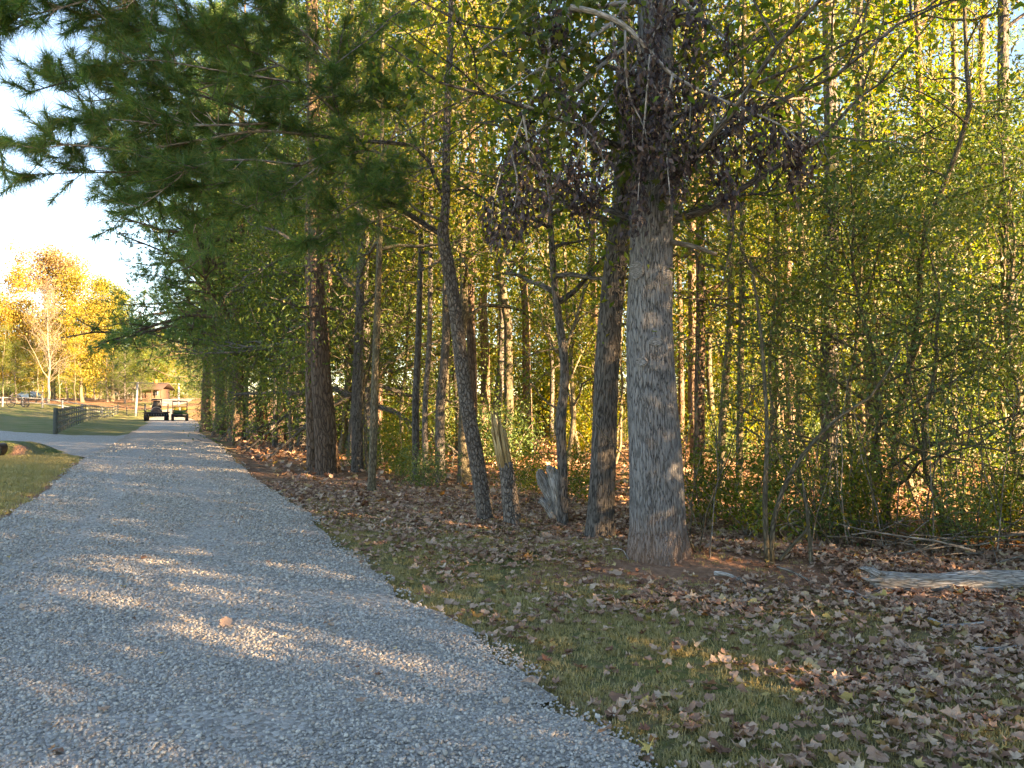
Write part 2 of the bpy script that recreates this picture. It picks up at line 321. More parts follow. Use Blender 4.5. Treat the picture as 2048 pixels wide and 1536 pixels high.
def stone_mat():
    m, nt, out = new_mat('gravel_stone'); q = NT(nt); oi = q('ObjectInfo'); tc = q('TexCoord')
    col = q.ramp(oi.outputs['Random'], [(0, (0.20, 0.187, 0.165)), (0.3, (0.36, 0.337, 0.295)), (0.6, (0.49, 0.46, 0.405)), (0.85, (0.59, 0.555, 0.485)), (0.93, (0.50, 0.41, 0.31)), (1, (0.42, 0.31, 0.22))])
    n = q('TexNoise', {'Vector': tc.outputs['Object'], 'Scale': 2.0, 'Detail': 4.0})
    col = q.mix(q('MapRange', {0: n.outputs[0], 1: 0.35, 2: 0.8, 4: 0.6}).outputs[0], col, (0.24, 0.23, 0.22))
    pb = q('BsdfPrincipled', {'Base Color': col, 'Roughness': 0.85, 'Specular IOR Level': 0.25}); q.link(pb.outputs[0], out.inputs[0]); return m
M['stone'] = stone_mat()
def blade_mat():
    m, nt, out = new_mat('grass_blades'); q = NT(nt); oi = q('ObjectInfo'); ge = q('NewGeometry')
    a = q.ramp(ge.outputs['Random Per Island'], [(0, (0.12, 0.135, 0.04)), (0.25, (0.22, 0.20, 0.07)), (0.5, (0.36, 0.295, 0.13)), (1, (0.52, 0.43, 0.25))])
    nz = q('TexNoise', {'Vector': ge.outputs['Position'], 'Scale': 0.9, 'Detail': 2.0})
    dry = q.mix(q('MapRange', {0: nz.outputs[0], 1: 0.34, 2: 0.56, 4: 0.8}).outputs[0], a, (0.37, 0.30, 0.14))
    pb = q('BsdfPrincipled', {'Base Color': dry, 'Roughness': 0.55, 'Specular IOR Level': 0.3}); tr = q('BsdfTranslucent', {'Color': q.mix(1.0, dry, (1.4, 1.3, 0.5), 'MULTIPLY')})
    mx = q('MixShader', {0: 0.3, 1: pb.outputs[0], 2: tr.outputs[0]}); q.link(mx.outputs[0], out.inputs[0]); return m
M['blade'] = blade_mat()
def ground_mat():
    m, nt, out = new_mat('ground_soil_grass_litter'); q = NT(nt); ge = q('NewGeometry'); P = ge.outputs['Position']
    A = lambda n: q('Attribute', attribute_name=n).outputs['Fac']
    f1 = q('TexNoise', {'Vector': P, 'Scale': 9.0, 'Detail': 6.0, 'Roughness': 0.7}); f2 = q('TexNoise', {'Vector': P, 'Scale': 0.7, 'Detail': 4.0})
    vo = q('TexVoronoi', {'Vector': q('VectorMath', {0: P, 1: q('VectorMath', {0: f1.outputs['Color'], 'Scale': 0.08}, operation='SCALE').outputs[0]}, operation='ADD').outputs[0], 'Scale': 14.0})
    litter = q.ramp(q('SeparateColor', {0: vo.outputs['Color']}).outputs[0], [(0, (0.10, 0.05, 0.03)), (0.35, (0.20, 0.105, 0.062)), (0.7, (0.31, 0.18, 0.11)), (1, (0.38, 0.25, 0.16))])
    litter = q.mix(q('MapRange', {0: f1.outputs[0], 1: 0.42, 2: 0.7, 4: 0.65}).outputs[0], litter, (0.10, 0.055, 0.035))
    grass = q.ramp(f1.outputs[0], [(0.3, (0.05, 0.09, 0.025)), (0.5, (0.10, 0.145, 0.04)), (0.75, (0.19, 0.20, 0.07))])
    grass = q.mix(q('MapRange', {0: f2.outputs[0], 1: 0.35, 2: 0.6, 4: 0.65}).outputs[0], grass, (0.24, 0.19, 0.10))
    clay = q.ramp(f1.outputs[0], [(0.3, (0.24, 0.12, 0.075)), (0.7, (0.40, 0.225, 0.145))])
    j = q.math('MULTIPLY', q.math('SUBTRACT', f1.outputs[0], 0.5), 0.9)
    mk = lambda n: q('MapRange', {0: q.math('ADD', A(n), j), 1: 0.35, 2: 0.65}).outputs[0]
    col = q.mix(mk('grass'), litter, grass); col = q.mix(mk('clay'), col, clay)
    h = q.math('ADD', q.math('MULTIPLY', vo.outputs['Distance'], 0.6), f1.outputs[0])
    pb = q('BsdfPrincipled', {'Base Color': col, 'Roughness': 0.95, 'Specular IOR Level': 0.1, 'Normal': q('Bump', {'Height': h, 'Distance': 0.06}).outputs[0]})
    q.link(pb.outputs[0], out.inputs[0]); return m
M['ground'] = ground_mat()
def road_mat():
    m, nt, out = new_mat('gravel_road'); q = NT(nt); ge = q('NewGeometry'); P = ge.outputs['Position']
    vo = q('TexVoronoi', {'Vector': P, 'Scale': 34.0}); n1 = q('TexNoise', {'Vector': P, 'Scale': 1.1, 'Detail': 5.0, 'Roughness': 0.6}); n2 = q('TexNoise', {'Vector': P, 'Scale': 14.0, 'Detail': 5.0, 'Roughness': 0.75})
    st = q.ramp(q('SeparateColor', {0: vo.outputs['Color']}).outputs[0], [(0, (0.22, 0.206, 0.18)), (0.5, (0.41, 0.385, 0.34)), (1, (0.56, 0.525, 0.46))])
    st = q.mix(q('MapRange', {0: n2.outputs[0], 1: 0.35, 2: 0.75, 4: 0.55}).outputs[0], st, (0.26, 0.25, 0.235))
    dirt = q('Attribute', attribute_name='dirt').outputs['Fac']
    fac = q('MapRange', {0: q.math('ADD', dirt, q.math('MULTIPLY', q.math('SUBTRACT', n1.outputs[0], 0.5), 1.6)), 1: 0.45, 2: 0.95, 4: 0.75}).outputs[0]
    col = q.mix(fac, st, q.ramp(n2.outputs[0], [(0.3, (0.26, 0.185, 0.14)), (0.7, (0.40, 0.31, 0.24))]))
    h = q.math('SUBTRACT', n2.outputs[0], vo.outputs['Distance'])
    pb = q('BsdfPrincipled', {'Base Color': col, 'Roughness': 0.95, 'Specular IOR Level': 0.15, 'Normal': q('Bump', {'Height': h, 'Distance': 0.02}).outputs[0]})
    q.link(pb.outputs[0], out.inputs[0]); return m
M['road'] = road_mat()
def board_mat():
    m, nt, out = new_mat('log_siding'); q = NT(nt); tc = q('TexCoord')
    n = q('TexNoise', {'Vector': q('VectorMath', {0: tc.outputs['Object'], 1: (0.6, 0.6, 6.0)}, operation='MULTIPLY').outputs[0], 'Scale': 2.0, 'Detail': 4.0})
    c = q.ramp(n.outputs[0], [(0.3, (0.045, 0.024, 0.015)), (0.7, (0.10, 0.052, 0.03))])
    pb = q('BsdfPrincipled', {'Base Color': c, 'Roughness': 0.7}); q.link(pb.outputs[0], out.inputs[0]); return m
M['logs'] = board_mat()
M['roofred'] = plain('red_metal_roof', (0.04, 0.022, 0.018), 0.85, 0.3, 2.0)
M['glass'] = plain('dark_window_glass', (0.03, 0.04, 0.05), 0.1, 0.1, spec=0.6)
M['fence'] = plain('green_black_fence_paint', (0.022, 0.030, 0.027), 0.7, 0.5, 5.0)
M['postgrey'] = plain('grey_green_post', (0.085, 0.095, 0.08), 0.8, 0.4, 8.0, bump=0.005)
M['white'] = plain('weathered_white_paint', (0.19, 0.20, 0.20), 0.7, 0.25, 4.0)
M['black'] = plain('black_painted_steel', (0.012, 0.013, 0.015), 0.45, 0.3, 5.0)
M['tyre'] = plain('tyre_rubber', (0.016, 0.016, 0.017), 0.85, 0.4, 20.0)
M['green'] = plain('green_body_plastic', (0.010, 0.045, 0.014), 0.5, 0.15, 5.0)
M['yellow'] = plain('yellow_seat_vinyl', (0.28, 0.23, 0.03), 0.5, 0.1)
M['carblue'] = plain('pale_blue_car_paint', (0.55, 0.66, 0.78), 0.3, 0.05, spec=0.5)
M['iron'] = plain('dark_rusted_iron', (0.035, 0.032, 0.035), 0.75, 0.4, 12.0)
M['steel'] = plain('grey_steel', (0.25, 0.26, 0.27), 0.4, 0.2, metal=0.8)
M['pipe'] = plain('black_plastic_pipe', (0.003, 0.003, 0.003), 0.6, 0.3)
M['rust'] = plain('rusty_orange_clay', (0.36, 0.15, 0.05), 0.9, 0.3, 10.0)
M['cut'] = plain('pale_cut_wood', (0.34, 0.31, 0.28), 0.85, 0.35, 25.0, bump=0.004)

# ---------------------------------------------------------------- ground
def axis(lo, hi, c, fine, half):
    a = list(np.arange(c - half, c + half + 1e-6, fine)); s = fine
    x = a[-1]
    while x < hi: s *= 1.12; x += s; a.append(x)
    s = fine; x = a[0]
    while x > lo: s *= 1.12; x -= s; a.insert(0, x)
    return np.array(a)
gx = axis(-900, 900, 0, 0.16, 9); gy = axis(-500, 1100, 9, 0.16, 9)
X, Y = np.meshgrid(gx, gy); Z = g(X, Y)
nx, ny = len(gx), len(gy); i = np.arange(ny - 1)[:, None]; j = np.arange(nx - 1)[None, :]
Q = np.stack([i * nx + j, i * nx + j + 1, (i + 1) * nx + j + 1, (i + 1) * nx + j], -1).reshape(-1, 4)
offr = X - road_right(Y); offl = road_left(Y) - X
wood_edge = np.interp(Y, [-20, 3, 6, 8, 11, 17, 30, 60, 110], [5.5, 3.2, 3.0, 3.0, 2.4, 1.4, 2.0, 3.0, 4.0])
grass = np.where(offr > 0, 1 - smooth(-0.8, 1.4, offr - wood_edge + (fbm(X, Y, 9) - 0.45) * 2.2), 1.0)
grass = np.where(offr > 0, grass * (1 - 0.75 * smooth(9, 17, Y)), grass)
grass = np.where(offr > 0, grass * .62, grass)
grass = np.where((offl > 0), 1 - smooth(104, 120, Y), grass)
clay = 1.5 * np.exp(-(((X - 1.6) / 1.4) ** 2 + ((Y - 7.25) / 0.72) ** 2) ** 1.6) + 1.0 * np.exp(-(((X - 0.6) / 1.0) ** 2 + ((Y - 8.5) / 0.4) ** 2))
clay = clay + 0.75 * np.exp(-((offl - 0.1) / 0.45) ** 2) * (Y < 40) + 0.45 * np.exp(-((offr - 0.0) / 0.3) ** 2)
clay = clay + 1.0 * np.exp(-(((X + 30.5) / 2.0) ** 2 + ((Y - 47.5) / 0.8) ** 2)) + 0.9 * np.exp(-(((X + 14.6) / 0.6) ** 2 + ((Y - 25.2) / 0.7) ** 2))
gm = mk_mesh('ground', np.stack([X, Y, Z], -1).reshape(-1, 3), [Q], M['ground'], smooth_=True, attrs={'grass': grass.ravel(), 'clay': clay.ravel()})
ground = tag(put('ground', gm), kind='structure', label='grass verges, lawn and leaf-covered forest floor')
def strip(A, B, n, m, lift, jit, crown=0.0):
    def res(E):
        s = np.concatenate([[0], np.cumsum(np.linalg.norm(np.diff(E, axis=0), axis=1))]); return s
    ta = np.linspace(0, 1, len(A))
    q = np.linspace(0, 1, n) ** 1.0
    a = np.stack([np.interp(q, ta, A[:, k]) for k in (0, 1)], -1); b = np.stack([np.interp(q, ta, B[:, k]) for k in (0, 1)], -1)
    ja = (fbm(q * n * 0.22, q * 0, 5) - 0.45) * jit; jb = (fbm(q * n * 0.22, q * 0, 15) - 0.45) * jit
    d = unit(b - a); a = a - d * ja[:, None]; b = b + d * jb[:, None]
    t = np.linspace(0, 1, m)[None, :, None]; Pq = a[:, None] * (1 - t) + b[:, None] * t
    z = g(Pq[..., 0], Pq[..., 1]) + lift + crown * (1 - (2 * t[..., 0] - 1) ** 2)
    V = np.concatenate([Pq, z[..., None]], -1).reshape(-1, 3)
    i = np.arange(n - 1)[:, None]; j = np.arange(m - 1)[None, :]
    Qs = np.stack([i * m + j, i * m + j + 1, (i + 1) * m + j + 1, (i + 1) * m + j], -1).reshape(-1, 4)
    e = np.abs(2 * t[..., 0] - 1) * np.ones((n, 1)); return V, Qs, e, Pq
V, Qs, e, Pq = strip(LE, RE, 340, 14, 0.036, 0.5, 0.03)
yy = Pq[..., 1]
dirt = 0.25 + 0.45 * smooth(0.72, 1.0, e) + 0.35 * smooth(13, 40, yy) - 0.2 * (1 - smooth(4, 9, yy))
tag(put('gravel_road', mk_mesh('gravel_road', V, [Qs], M['road'], smooth_=True, attrs={'dirt': dirt.ravel()})), kind='structure', label='pale gravel road curving along the wood')
V, Qs, e, Pq = strip(SN, SF, 90, 9, 0.030, 0.4)
tag(put('side_road', mk_mesh('side_road', V, [Qs], M['road'], smooth_=True, attrs={'dirt': (0.3 + 0.3 * e).ravel()})), kind='structure', label='gravel side drive branching off across the lawn')

# ---------------------------------------------------------------- scattered stuff by geometry nodes
def scatter(name, P, rot, sc, meshes, kind='stuff', label=None):
    me = bpy.data.meshes.new(name); me.vertices.add(len(P)); me.vertices.foreach_set('co', np.ascontiguousarray(P, np.float32).ravel())
    for nm, arr, typ, key in (('rot', rot, 'FLOAT_VECTOR', 'vector'), ('sc', sc, 'FLOAT_VECTOR', 'vector')):
        a = me.attributes.new(nm, typ, 'POINT'); a.data.foreach_set(key, np.ascontiguousarray(arr, np.float32).ravel())
    o = put(name, me); tag(o, label, kind=kind)
    ng = bpy.data.node_groups.new(name + '_nodes', 'GeometryNodeTree')
    ng.interface.new_socket('Geometry', in_out='INPUT', socket_type='NodeSocketGeometry'); ng.interface.new_socket('Geometry', in_out='OUTPUT', socket_type='NodeSocketGeometry')
    gi = ng.nodes.new('NodeGroupInput'); go = ng.nodes.new('NodeGroupOutput'); ip = ng.nodes.new('GeometryNodeInstanceOnPoints')
    jn = ng.nodes.new('GeometryNodeJoinGeometry')
    for k, m_ in enumerate(meshes):
        src = bpy.data.objects.new(name + '_piece', m_)
        oi = ng.nodes.new('GeometryNodeObjectInfo'); oi.inputs['Object'].default_value = src; oi.inputs['As Instance'].default_value = True
        ng.links.new(oi.outputs['Geometry'], jn.inputs[0])
    def attr(nm, dt):
        n = ng.nodes.new('GeometryNodeInputNamedAttribute'); n.data_type = dt; n.inputs[0].default_value = nm; return [s for s in n.outputs if s.enabled][0]
    m2p = ng.nodes.new('GeometryNodeMeshToPoints'); ng.links.new(gi.outputs[0], m2p.inputs[0])
    ng.links.new(m2p.outputs[0], ip.inputs['Points']); ng.links.new(jn.outputs[0], ip.inputs['Instance'])
    ip.inputs['Pick Instance'].default_value = True
    rv = ng.nodes.new('FunctionNodeRandomValue'); rv.data_type = 'INT'
    [s for s in rv.inputs if s.name == 'Max' and s.enabled][0].default_value = len(meshes) - 1
    ng.links.new([s for s in rv.outputs if s.enabled][0], ip.inputs['Instance Index'])
    ng.links.new(attr('rot', 'FLOAT_VECTOR'), ip.inputs['Rotation']); ng.links.new(attr('sc', 'FLOAT_VECTOR'), ip.inputs['Scale'])
    ng.links.new(ip.outputs[0], go.inputs[0])
    md = o.modifiers.new('scatter', 'NODES'); md.node_group = ng; return o
rng = np.random.default_rng(7)
def in_view(P, margin=0.25): return np.abs(P[:, 0]) < 0.69 * P[:, 1] + margin
# gravel stones
def stone(seed):
    r = np.random.default_rng(seed); t = (1 + 5 ** 0.5) / 2
    V = unit(np.array([(-1, t, 0), (1, t, 0), (-1, -t, 0), (1, -t, 0), (0, -1, t), (0, 1, t), (0, -1, -t), (0, 1, -t), (t, 0, -1), (t, 0, 1), (-t, 0, -1), (-t, 0, 1)], float))
    T = [(0, 11, 5), (0, 5, 1), (0, 1, 7), (0, 7, 10), (0, 10, 11), (1, 5, 9), (5, 11, 4), (11, 10, 2), (10, 7, 6), (7, 1, 8), (3, 9, 4), (3, 4, 2), (3, 2, 6), (3, 6, 8), (3, 8, 9), (4, 9, 5), (2, 4, 11), (6, 2, 10), (8, 6, 7), (9, 8, 1)]
    V = V * r.uniform(0.7, 1.15, (12, 1)) * np.array([1.0, r.uniform(0.65, 1.0), r.uniform(0.45, 0.75)]); return mk_mesh('stone', V, [T], M['stone'])
stones = [stone(s) for s in range(8)]
pts = []
for y0, y1, dens, size in ((2.6, 5.5, 4600, 0.0090), (5.5, 8.5, 2600, 0.011), (8.5, 13, 1300, 0.0135), (13, 20, 480, 0.017), (20, 32, 130, 0.021)):
    n = int(dens * (y1 - y0) * 9); p = np.stack([rng.uniform(-9 if y0 < 13 else -19, 2 if y0 < 13 else -3, n), rng.uniform(y0, y1, n)], -1)
    inside = np.minimum(road_right(p[:, 1]) - p[:, 0], p[:, 0] - road_left(p[:, 1])) + (fbm(p[:, 0] * 2.2, p[:, 1] * 2.2, 4) - 0.45) * 0.5 + rng.normal(size=n) * 0.07
    sp_ = (p[:, 0] - road_left(p[:, 1])) / (road_right(p[:, 1]) - road_left(p[:, 1])); trk = np.maximum(np.exp(-((sp_ - .30) / .09) ** 2), np.exp(-((sp_ - .68) / .09) ** 2)) * smooth(3, 8, p[:, 1] + 3 * (fbm(p[:, 0], p[:, 1], 40) - .45))
    thin = 1 - .88 * np.clip(trk * 1.0 + .9 * smooth(.5, .66, fbm(p[:, 0] * .8, p[:, 1] * .8, 44)), 0, 1) * (rng.random(n) < 1)
    keep = (inside > 0) & in_view(p) & (rng.random(n) < thin); p = p[keep]
    pts.append(np.column_stack([p, np.full(len(p), size)]))
pts = np.vstack(pts); n = len(pts)
mid_ = 0.5 * (road_left(pts[:, 1]) + road_right(pts[:, 1])); hw = 0.5 * (road_right(pts[:, 1]) - road_left(pts[:, 1]))
zz = g(pts[:, 0], pts[:, 1]) + 0.036 + 0.03 * np.maximum(0, 1 - ((pts[:, 0] - mid_) / hw) ** 2)
szs = pts[:, 2] * np.exp(rng.normal(size=n) * 0.28)
scatter('gravel', np.column_stack([pts[:, :2], zz + szs * rng.uniform(0.1, 0.5, n)]), rng.uniform(-0.5, 0.5, (n, 3)) + np.column_stack([np.zeros(n), np.zeros(n), rng.uniform(0, 6.28, n)]), np.repeat(szs[:, None], 3, 1), stones, label='loose grey gravel stones on the road')
# grass tufts
def tuft(seed, nb=16, h=0.05, w=0.0035, spread=0.03):
    r = np.random.default_rng(seed); V = []; T = []
    for b in range(nb):
        p = np.append(r.normal(size=2) * spread, -0.005); a = r.uniform(0, 6.28); ln = r.uniform(0.2, 0.9); hh = h * r.uniform(0.5, 1.3)
        d = np.array([math.cos(a), math.sin(a), 0]); sd = np.array([-d[1], d[0], 0]) * w
        m_ = p + d * ln * hh * 0.3 + np.array([0, 0, hh * 0.65]); tp = p + d * ln * hh + np.array([0, 0, hh]); k = len(V)
        V += [p - sd, p + sd, m_ + sd * 0.7, m_ - sd * 0.7, tp]; T += [(k, k + 1, k + 2), (k, k + 2, k + 3), (k + 3, k + 2, k + 4)]
    return mk_mesh('tuft', np.array(V), [T], M['blade'])
tufts = [tuft(s, 18, 0.036) for s in range(6)]
def grass_patch(name, lo, hi, dens, scl, side, label):
    n = int(dens * (hi[0] - lo[0]) * (hi[1] - lo[1])); p = np.stack([rng.uniform(lo[0], hi[0], n), rng.uniform(lo[1], hi[1], n)], -1)
    if side == 'R':
        o = p[:, 0] - road_right(p[:, 1]); we = np.interp(p[:, 1], [-20, 3, 6, 8, 11, 17], [5.5, 3.2, 3.0, 3.0, 2.4, 1.4])
        pr = (1 - smooth(-1.2, 1.6, o - we)) * smooth(-0.1, 0.25, o) * (0.25 + 1.3 * smooth(0.3, 0.6, fbm(p[:, 0] * 1.3, p[:, 1] * 1.3, 21)))
        pr = pr * (1 - 0.8 * smooth(8, 13, p[:, 1])) * (1 - np.exp(-(((p[:, 0] - 1.6) / 1.35) ** 2 + ((p[:, 1] - 7.25) / 0.68) ** 2) ** 1.6))
    else:
        o = road_left(p[:, 1]) - p[:, 0]; sn = np.interp(p[:, 0], SN[::-1, 0], SN[::-1, 1]); pr = smooth(-0.1, 0.5, o) * (p[:, 1] < sn - 0.1)
    p = p[(rng.random(n) < pr) & in_view(p, 0.5)]; n = len(p); s = scl * rng.uniform(0.6, 1.4, n)
    scatter(name, np.column_stack([p, g(p[:, 0], p[:, 1])]), np.column_stack([rng.normal(size=n) * .15, rng.normal(size=n) * .15, rng.uniform(0, 6.28, n)]), np.repeat(s[:, None], 3, 1), tufts, label=label)
grass_patch('verge_grass', (-5, 2.8), (5.5, 13), 680, 0.74, 'R', 'short mixed green and tan grass on the road verge')
grass_patch('lawn_grass', (-20, 9), (-6, 30), 130, 1.5, 'L', 'mown green grass beside the gravel road')
# fallen leaves
def fallen_mesh(seed):
    r = np.random.default_rng(seed); L2 = LOBE.copy(); inn = [2, 4, 6, 8, 10, 12]; L2[inn, 1] *= [1.25, 1.6, 1.9, 2.1][seed % 4]; L2[[1, 3, 5, 9, 11, 13], 1] *= [1, 1, .85, .75][seed % 4]; L2[[4, 10], 0] += .04; u = L2[:, 0] - 0.4; v = L2[:, 1] * r.uniform(0.65, 1.1); u = u + r.normal(size=15) * 0.045; v = v + r.normal(size=15) * .04
    z = r.uniform(-0.5, 2.0) * v * v + r.uniform(-0.6, 1.0) * u * u + r.uniform(-.9, .9) * u * v + r.normal(size=15) * 0.07
    V = np.column_stack([u, v, z - z.min() * 0.6])
    st = np.array([(-0.4, 0.012, V[0, 2]), (-0.4, -0.012, V[0, 2]), (-0.95, 0.0, V[0, 2] + r.uniform(0, .25))])
    return mk_mesh('fallen_leaf', np.vstack([V, st]), [np.vstack([LOBE_T, [(15, 16, 17)]])], M['fallen'])
fl = [fallen_mesh(s) for s in range(20)]
n = 240000; p = np.stack([rng.uniform(-8, 9, n), 2.9 + 13 * rng.random(n) ** 1.15], -1)
o = p[:, 0] - road_right(p[:, 1]); clump = smooth(0.36, 0.62, fbm(p[:, 0] * 1.5, p[:, 1] * 1.5, 31))
pr = smooth(-0.2, 0.5, o) * (0.05 + 0.20 * clump + 0.72 * smooth(0.7, 2.6, o) * (0.35 + 0.65 * clump)) * 0.62 + 0.25 * smooth(7, 11, p[:, 1]) * smooth(-.1, .4, o) + 0.0035 * (p[:, 1] < 12)
pr = pr * (1 - 0.95 * np.exp(-(((p[:, 0] - 1.6) / 1.35) ** 2 + ((p[:, 1] - 7.25) / 0.68) ** 2) ** 1.6)) * (1 - 0.9 * np.exp(-(((p[:, 0] - .6) / 1.0) ** 2 + ((p[:, 1] - 8.5) / 0.38) ** 2)))
p = p[(rng.random(n) < pr) & in_view(p, 0.3) & (p[:, 0] > road_left(p[:, 1]))]; p = p[np.argsort(np.hypot(p[:, 0], p[:, 1]))]; n = len(p)
lrot = np.column_stack([rng.normal(size=n) * 0.24, rng.normal(size=n) * 0.24, rng.uniform(0, 6.28, n)]); lsc = 0.056 * np.exp(rng.normal(size=n) * 0.28)
offs = p[:, 0] - road_right(p[:, 1]); lz = g(p[:, 0], p[:, 1]) + 0.012 + 0.018 * rng.random(n) + 0.062 * (offs < 0.05); lsc = np.where(offs < -.05, lsc * .72, lsc)
for i_ in range(300):
    put('fallen_leaf', fl[i_ % 20], ground, (p[i_, 0], p[i_, 1], lz[i_]), lrot[i_], (lsc[i_],) * 3)
scatter('fallen_leaves', np.column_stack([p[300:], lz[300:]]), lrot[300:], np.repeat(lsc[300:, None], 3, 1), fl, label='brown lobed fallen leaves strewn over the verge')
n = 16000; p = np.stack([rng.uniform(-24, 24, n), 12 + 28 * rng.random(n)], -1); o = p[:, 0] - road_right(p[:, 1])
p = p[(o > 0.6) & (rng.random(n) < 0.9) & in_view(p, 0.3)]; n = len(p); s = 0.13 * rng.uniform(0.7, 1.3, n)
scatter('forest_floor_leaves', np.column_stack([p, g(p[:, 0], p[:, 1]) + 0.02 + 0.02 * rng.random(n)]), np.column_stack([rng.normal(size=n) * 0.4, rng.normal(size=n) * 0.4, rng.uniform(0, 6.28, n)]), np.repeat(s[:, None], 3, 1), fl, label='brown leaf litter on the forest floor')

# ---------------------------------------------------------------- tree kinds (shared meshes)
def grow(rng, H, r0, limbs, h0, h1, lenf, up, sub, tw, wander=0.22, grav=0.0, trunk_wander=0.25, spread=0.25, k=8, flare=0.5, lr=0.32):
    n = 14; tw_ = np.cumsum(rng.normal(size=(n, 2)) * trunk_wander * H / n * 0.35, axis=0); tw_ -= tw_[0]
    tp = np.column_stack([tw_, np.linspace(-0.15, H, n)]); tt = np.linspace(0, 1, n)
    rad = r0 * ((1 - tt) ** 0.85 * 0.92 + 0.06); wb = WB()
    tp2 = np.array([interp_poly(tp, q) for q in np.linspace(0, 1, 24) ** 1.4]); hz = tp2[:, 2]
    r2 = np.interp(hz, tp[:, 2], rad) * (1 + flare * np.exp(-np.maximum(hz, 0) / (1.6 * r0 + 0.08)))
    wb.tube(tp2, r2, k)
    sites = []; dirs = []
    for i in range(limbs):
        t = h0 + (h1 - h0) * (i + rng.random()) / limbs; p = interp_poly(tp, t); az = i * 2.4 + rng.normal() * 0.5
        L = lenf(t) * rng.uniform(0.6, 1.25); el = up + rng.normal() * 0.2
        lp = poly(rng, p, (math.cos(az) * math.cos(el), math.sin(az) * math.cos(el), math.sin(el)), L, 5, wander, grav)
        rr = min(np.interp(t, tt, rad) * 0.6, max(0.008, lr * 0.06 * L)); wb.tube(lp, np.linspace(rr, 0.2 * rr, 6), 5, cap=False)
        for j in range(sub):
            s_ = rng.uniform(0.22, 1.0); q = interp_poly(lp, s_); d = unit(unit(lp[-1] - lp[0]) * 0.6 + rng.normal(size=3) * np.array([.7, .7, .45]))
            L2 = L * rng.uniform(0.25, 0.5) * (1.15 - 0.6 * s_); sp = poly(rng, q, d, L2, 3, wander, grav); wb.tube(sp, np.linspace(rr * 0.35, 0.003, 4), 3, cap=False)
            for m_ in range(tw): sites.append(interp_poly(sp, rng.uniform(0.3, 1)) + rng.normal(size=3) * spread); dirs.append(unit(sp[-1] - sp[-2] + rng.normal(size=3) * 0.5))
    return wb, np.array(sites), np.array(dirs)
KINDS = {}
def kind(key, n, fn): KINDS[key] = [fn(np.random.default_rng(hash(key) % 1000 * 0 + 100 * len(KINDS) + s), s) for s in range(n)]
def leafy(wb, sites, rng, nl, sg, L, bark, leaf, wr=0.5, trunk='trunk', crown='crown'):
    P = np.repeat(sites, nl, 0) + rng.normal(size=(len(sites) * nl, 3)) * sg; P = P[P[:, 2] > (0.12 if len(sites) < 900 else 0.55)]
    V, T = leaf_cards(rng, P, L, wr)
    return [(trunk, wb.mesh('trunk', M[bark])), (crown, mk_mesh('crown', V, [T], M[leaf]))]
def f_sap(rng, s):
    H = rng.uniform(8, 12); wb, si, d = grow(rng, H, rng.uniform(0.045, 0.08), 20, 0.16, 0.98, lambda t: 1.9 * (1.15 - 0.7 * t), 0.55, 6, 2, spread=0.2, trunk_wander=0.5)
    return leafy(wb, si, rng, (13, 10, 15, 8, 12)[s], 0.13, (.085, .11, .065, .13, .08)[s], 'thin', 'l_wood', (.5, .42, .6, .65, .35)[s])
kind('sapling', 5, f_sap)
def f_mid(rng, s):
    H = rng.uniform(13, 17); wb, si, d = grow(rng, H, rng.uniform(0.11, 0.16), 24, 0.28, 0.98, lambda t: 3.0 * (1.2 - 0.75 * t), 0.5, 7, 3, spread=0.3)
    return leafy(wb, si, rng, (15, 12, 16, 10)[s], 0.19, (.10, .13, .095, .15)[s], 'thin' if s != 1 else 'oak2', 'l_wood' if s != 2 else 'l_gold', (.5, .4, .62, .7)[s])
kind('hardwood', 4, f_mid)
def f_pole(rng, s):
    H = rng.uniform(17, 21); wb, si, d = grow(rng, H, rng.uniform(0.12, 0.17), 26, 0.5, 0.99, lambda t: 2.6 * (1.25 - t), 0.2, 7, 3, spread=0.12, trunk_wander=0.12)
    V, T = needle_tufts(rng, si, d, 22, 0.24, 0.010, 0.8, 0.2); return [('trunk', wb.mesh('trunk', M['pine'])), ('crown', mk_mesh('crown', V, [T], M['needle']))]
kind('pine', 3, f_pole)
def f_edge(rng, s):
    H = rng.uniform(12, 15); wb, si, d = grow(rng, H, 0.2, 36, 0.12, 0.98, lambda t: 4.2 * math.sqrt(max(0.05, 1.0 - ((t - 0.35) / 0.75) ** 2)), 0.3, 8, 4, spread=0.35, grav=-0.03)
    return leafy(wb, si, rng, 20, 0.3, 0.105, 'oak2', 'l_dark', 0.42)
kind('edge', 3, f_edge)
def f_wall(rng, s):
    H = rng.uniform(12, 15); wb, si, d = grow(rng, H, 0.16, 32, 0.06, 0.98, lambda t: 3.6 * math.sqrt(max(0.05, 1.0 - ((t - 0.35) / 0.75) ** 2)), 0.4, 7, 4, spread=0.4)
    return leafy(wb, si, rng, 13, 0.35, 0.15, 'thin', 'l_gold' if s else 'l_wood', 0.55)
kind('goldwall', 2, f_wall)
def f_ever(rng, s):
    H = rng.uniform(4.0, 5.5); wb, si, d = grow(rng, H, 0.045, 22, 0.10, 0.98, lambda t: 1.9 * (1.15 - 0.6 * t), 0.45, 8, 4, spread=0.16, trunk_wander=0.5, grav=-0.02)
    return leafy(wb, si, rng, 11, 0.12, 0.062, 'thin', 'l_ever', 0.45, trunk='stem', crown='foliage')
kind('evergreen', 3, f_ever)
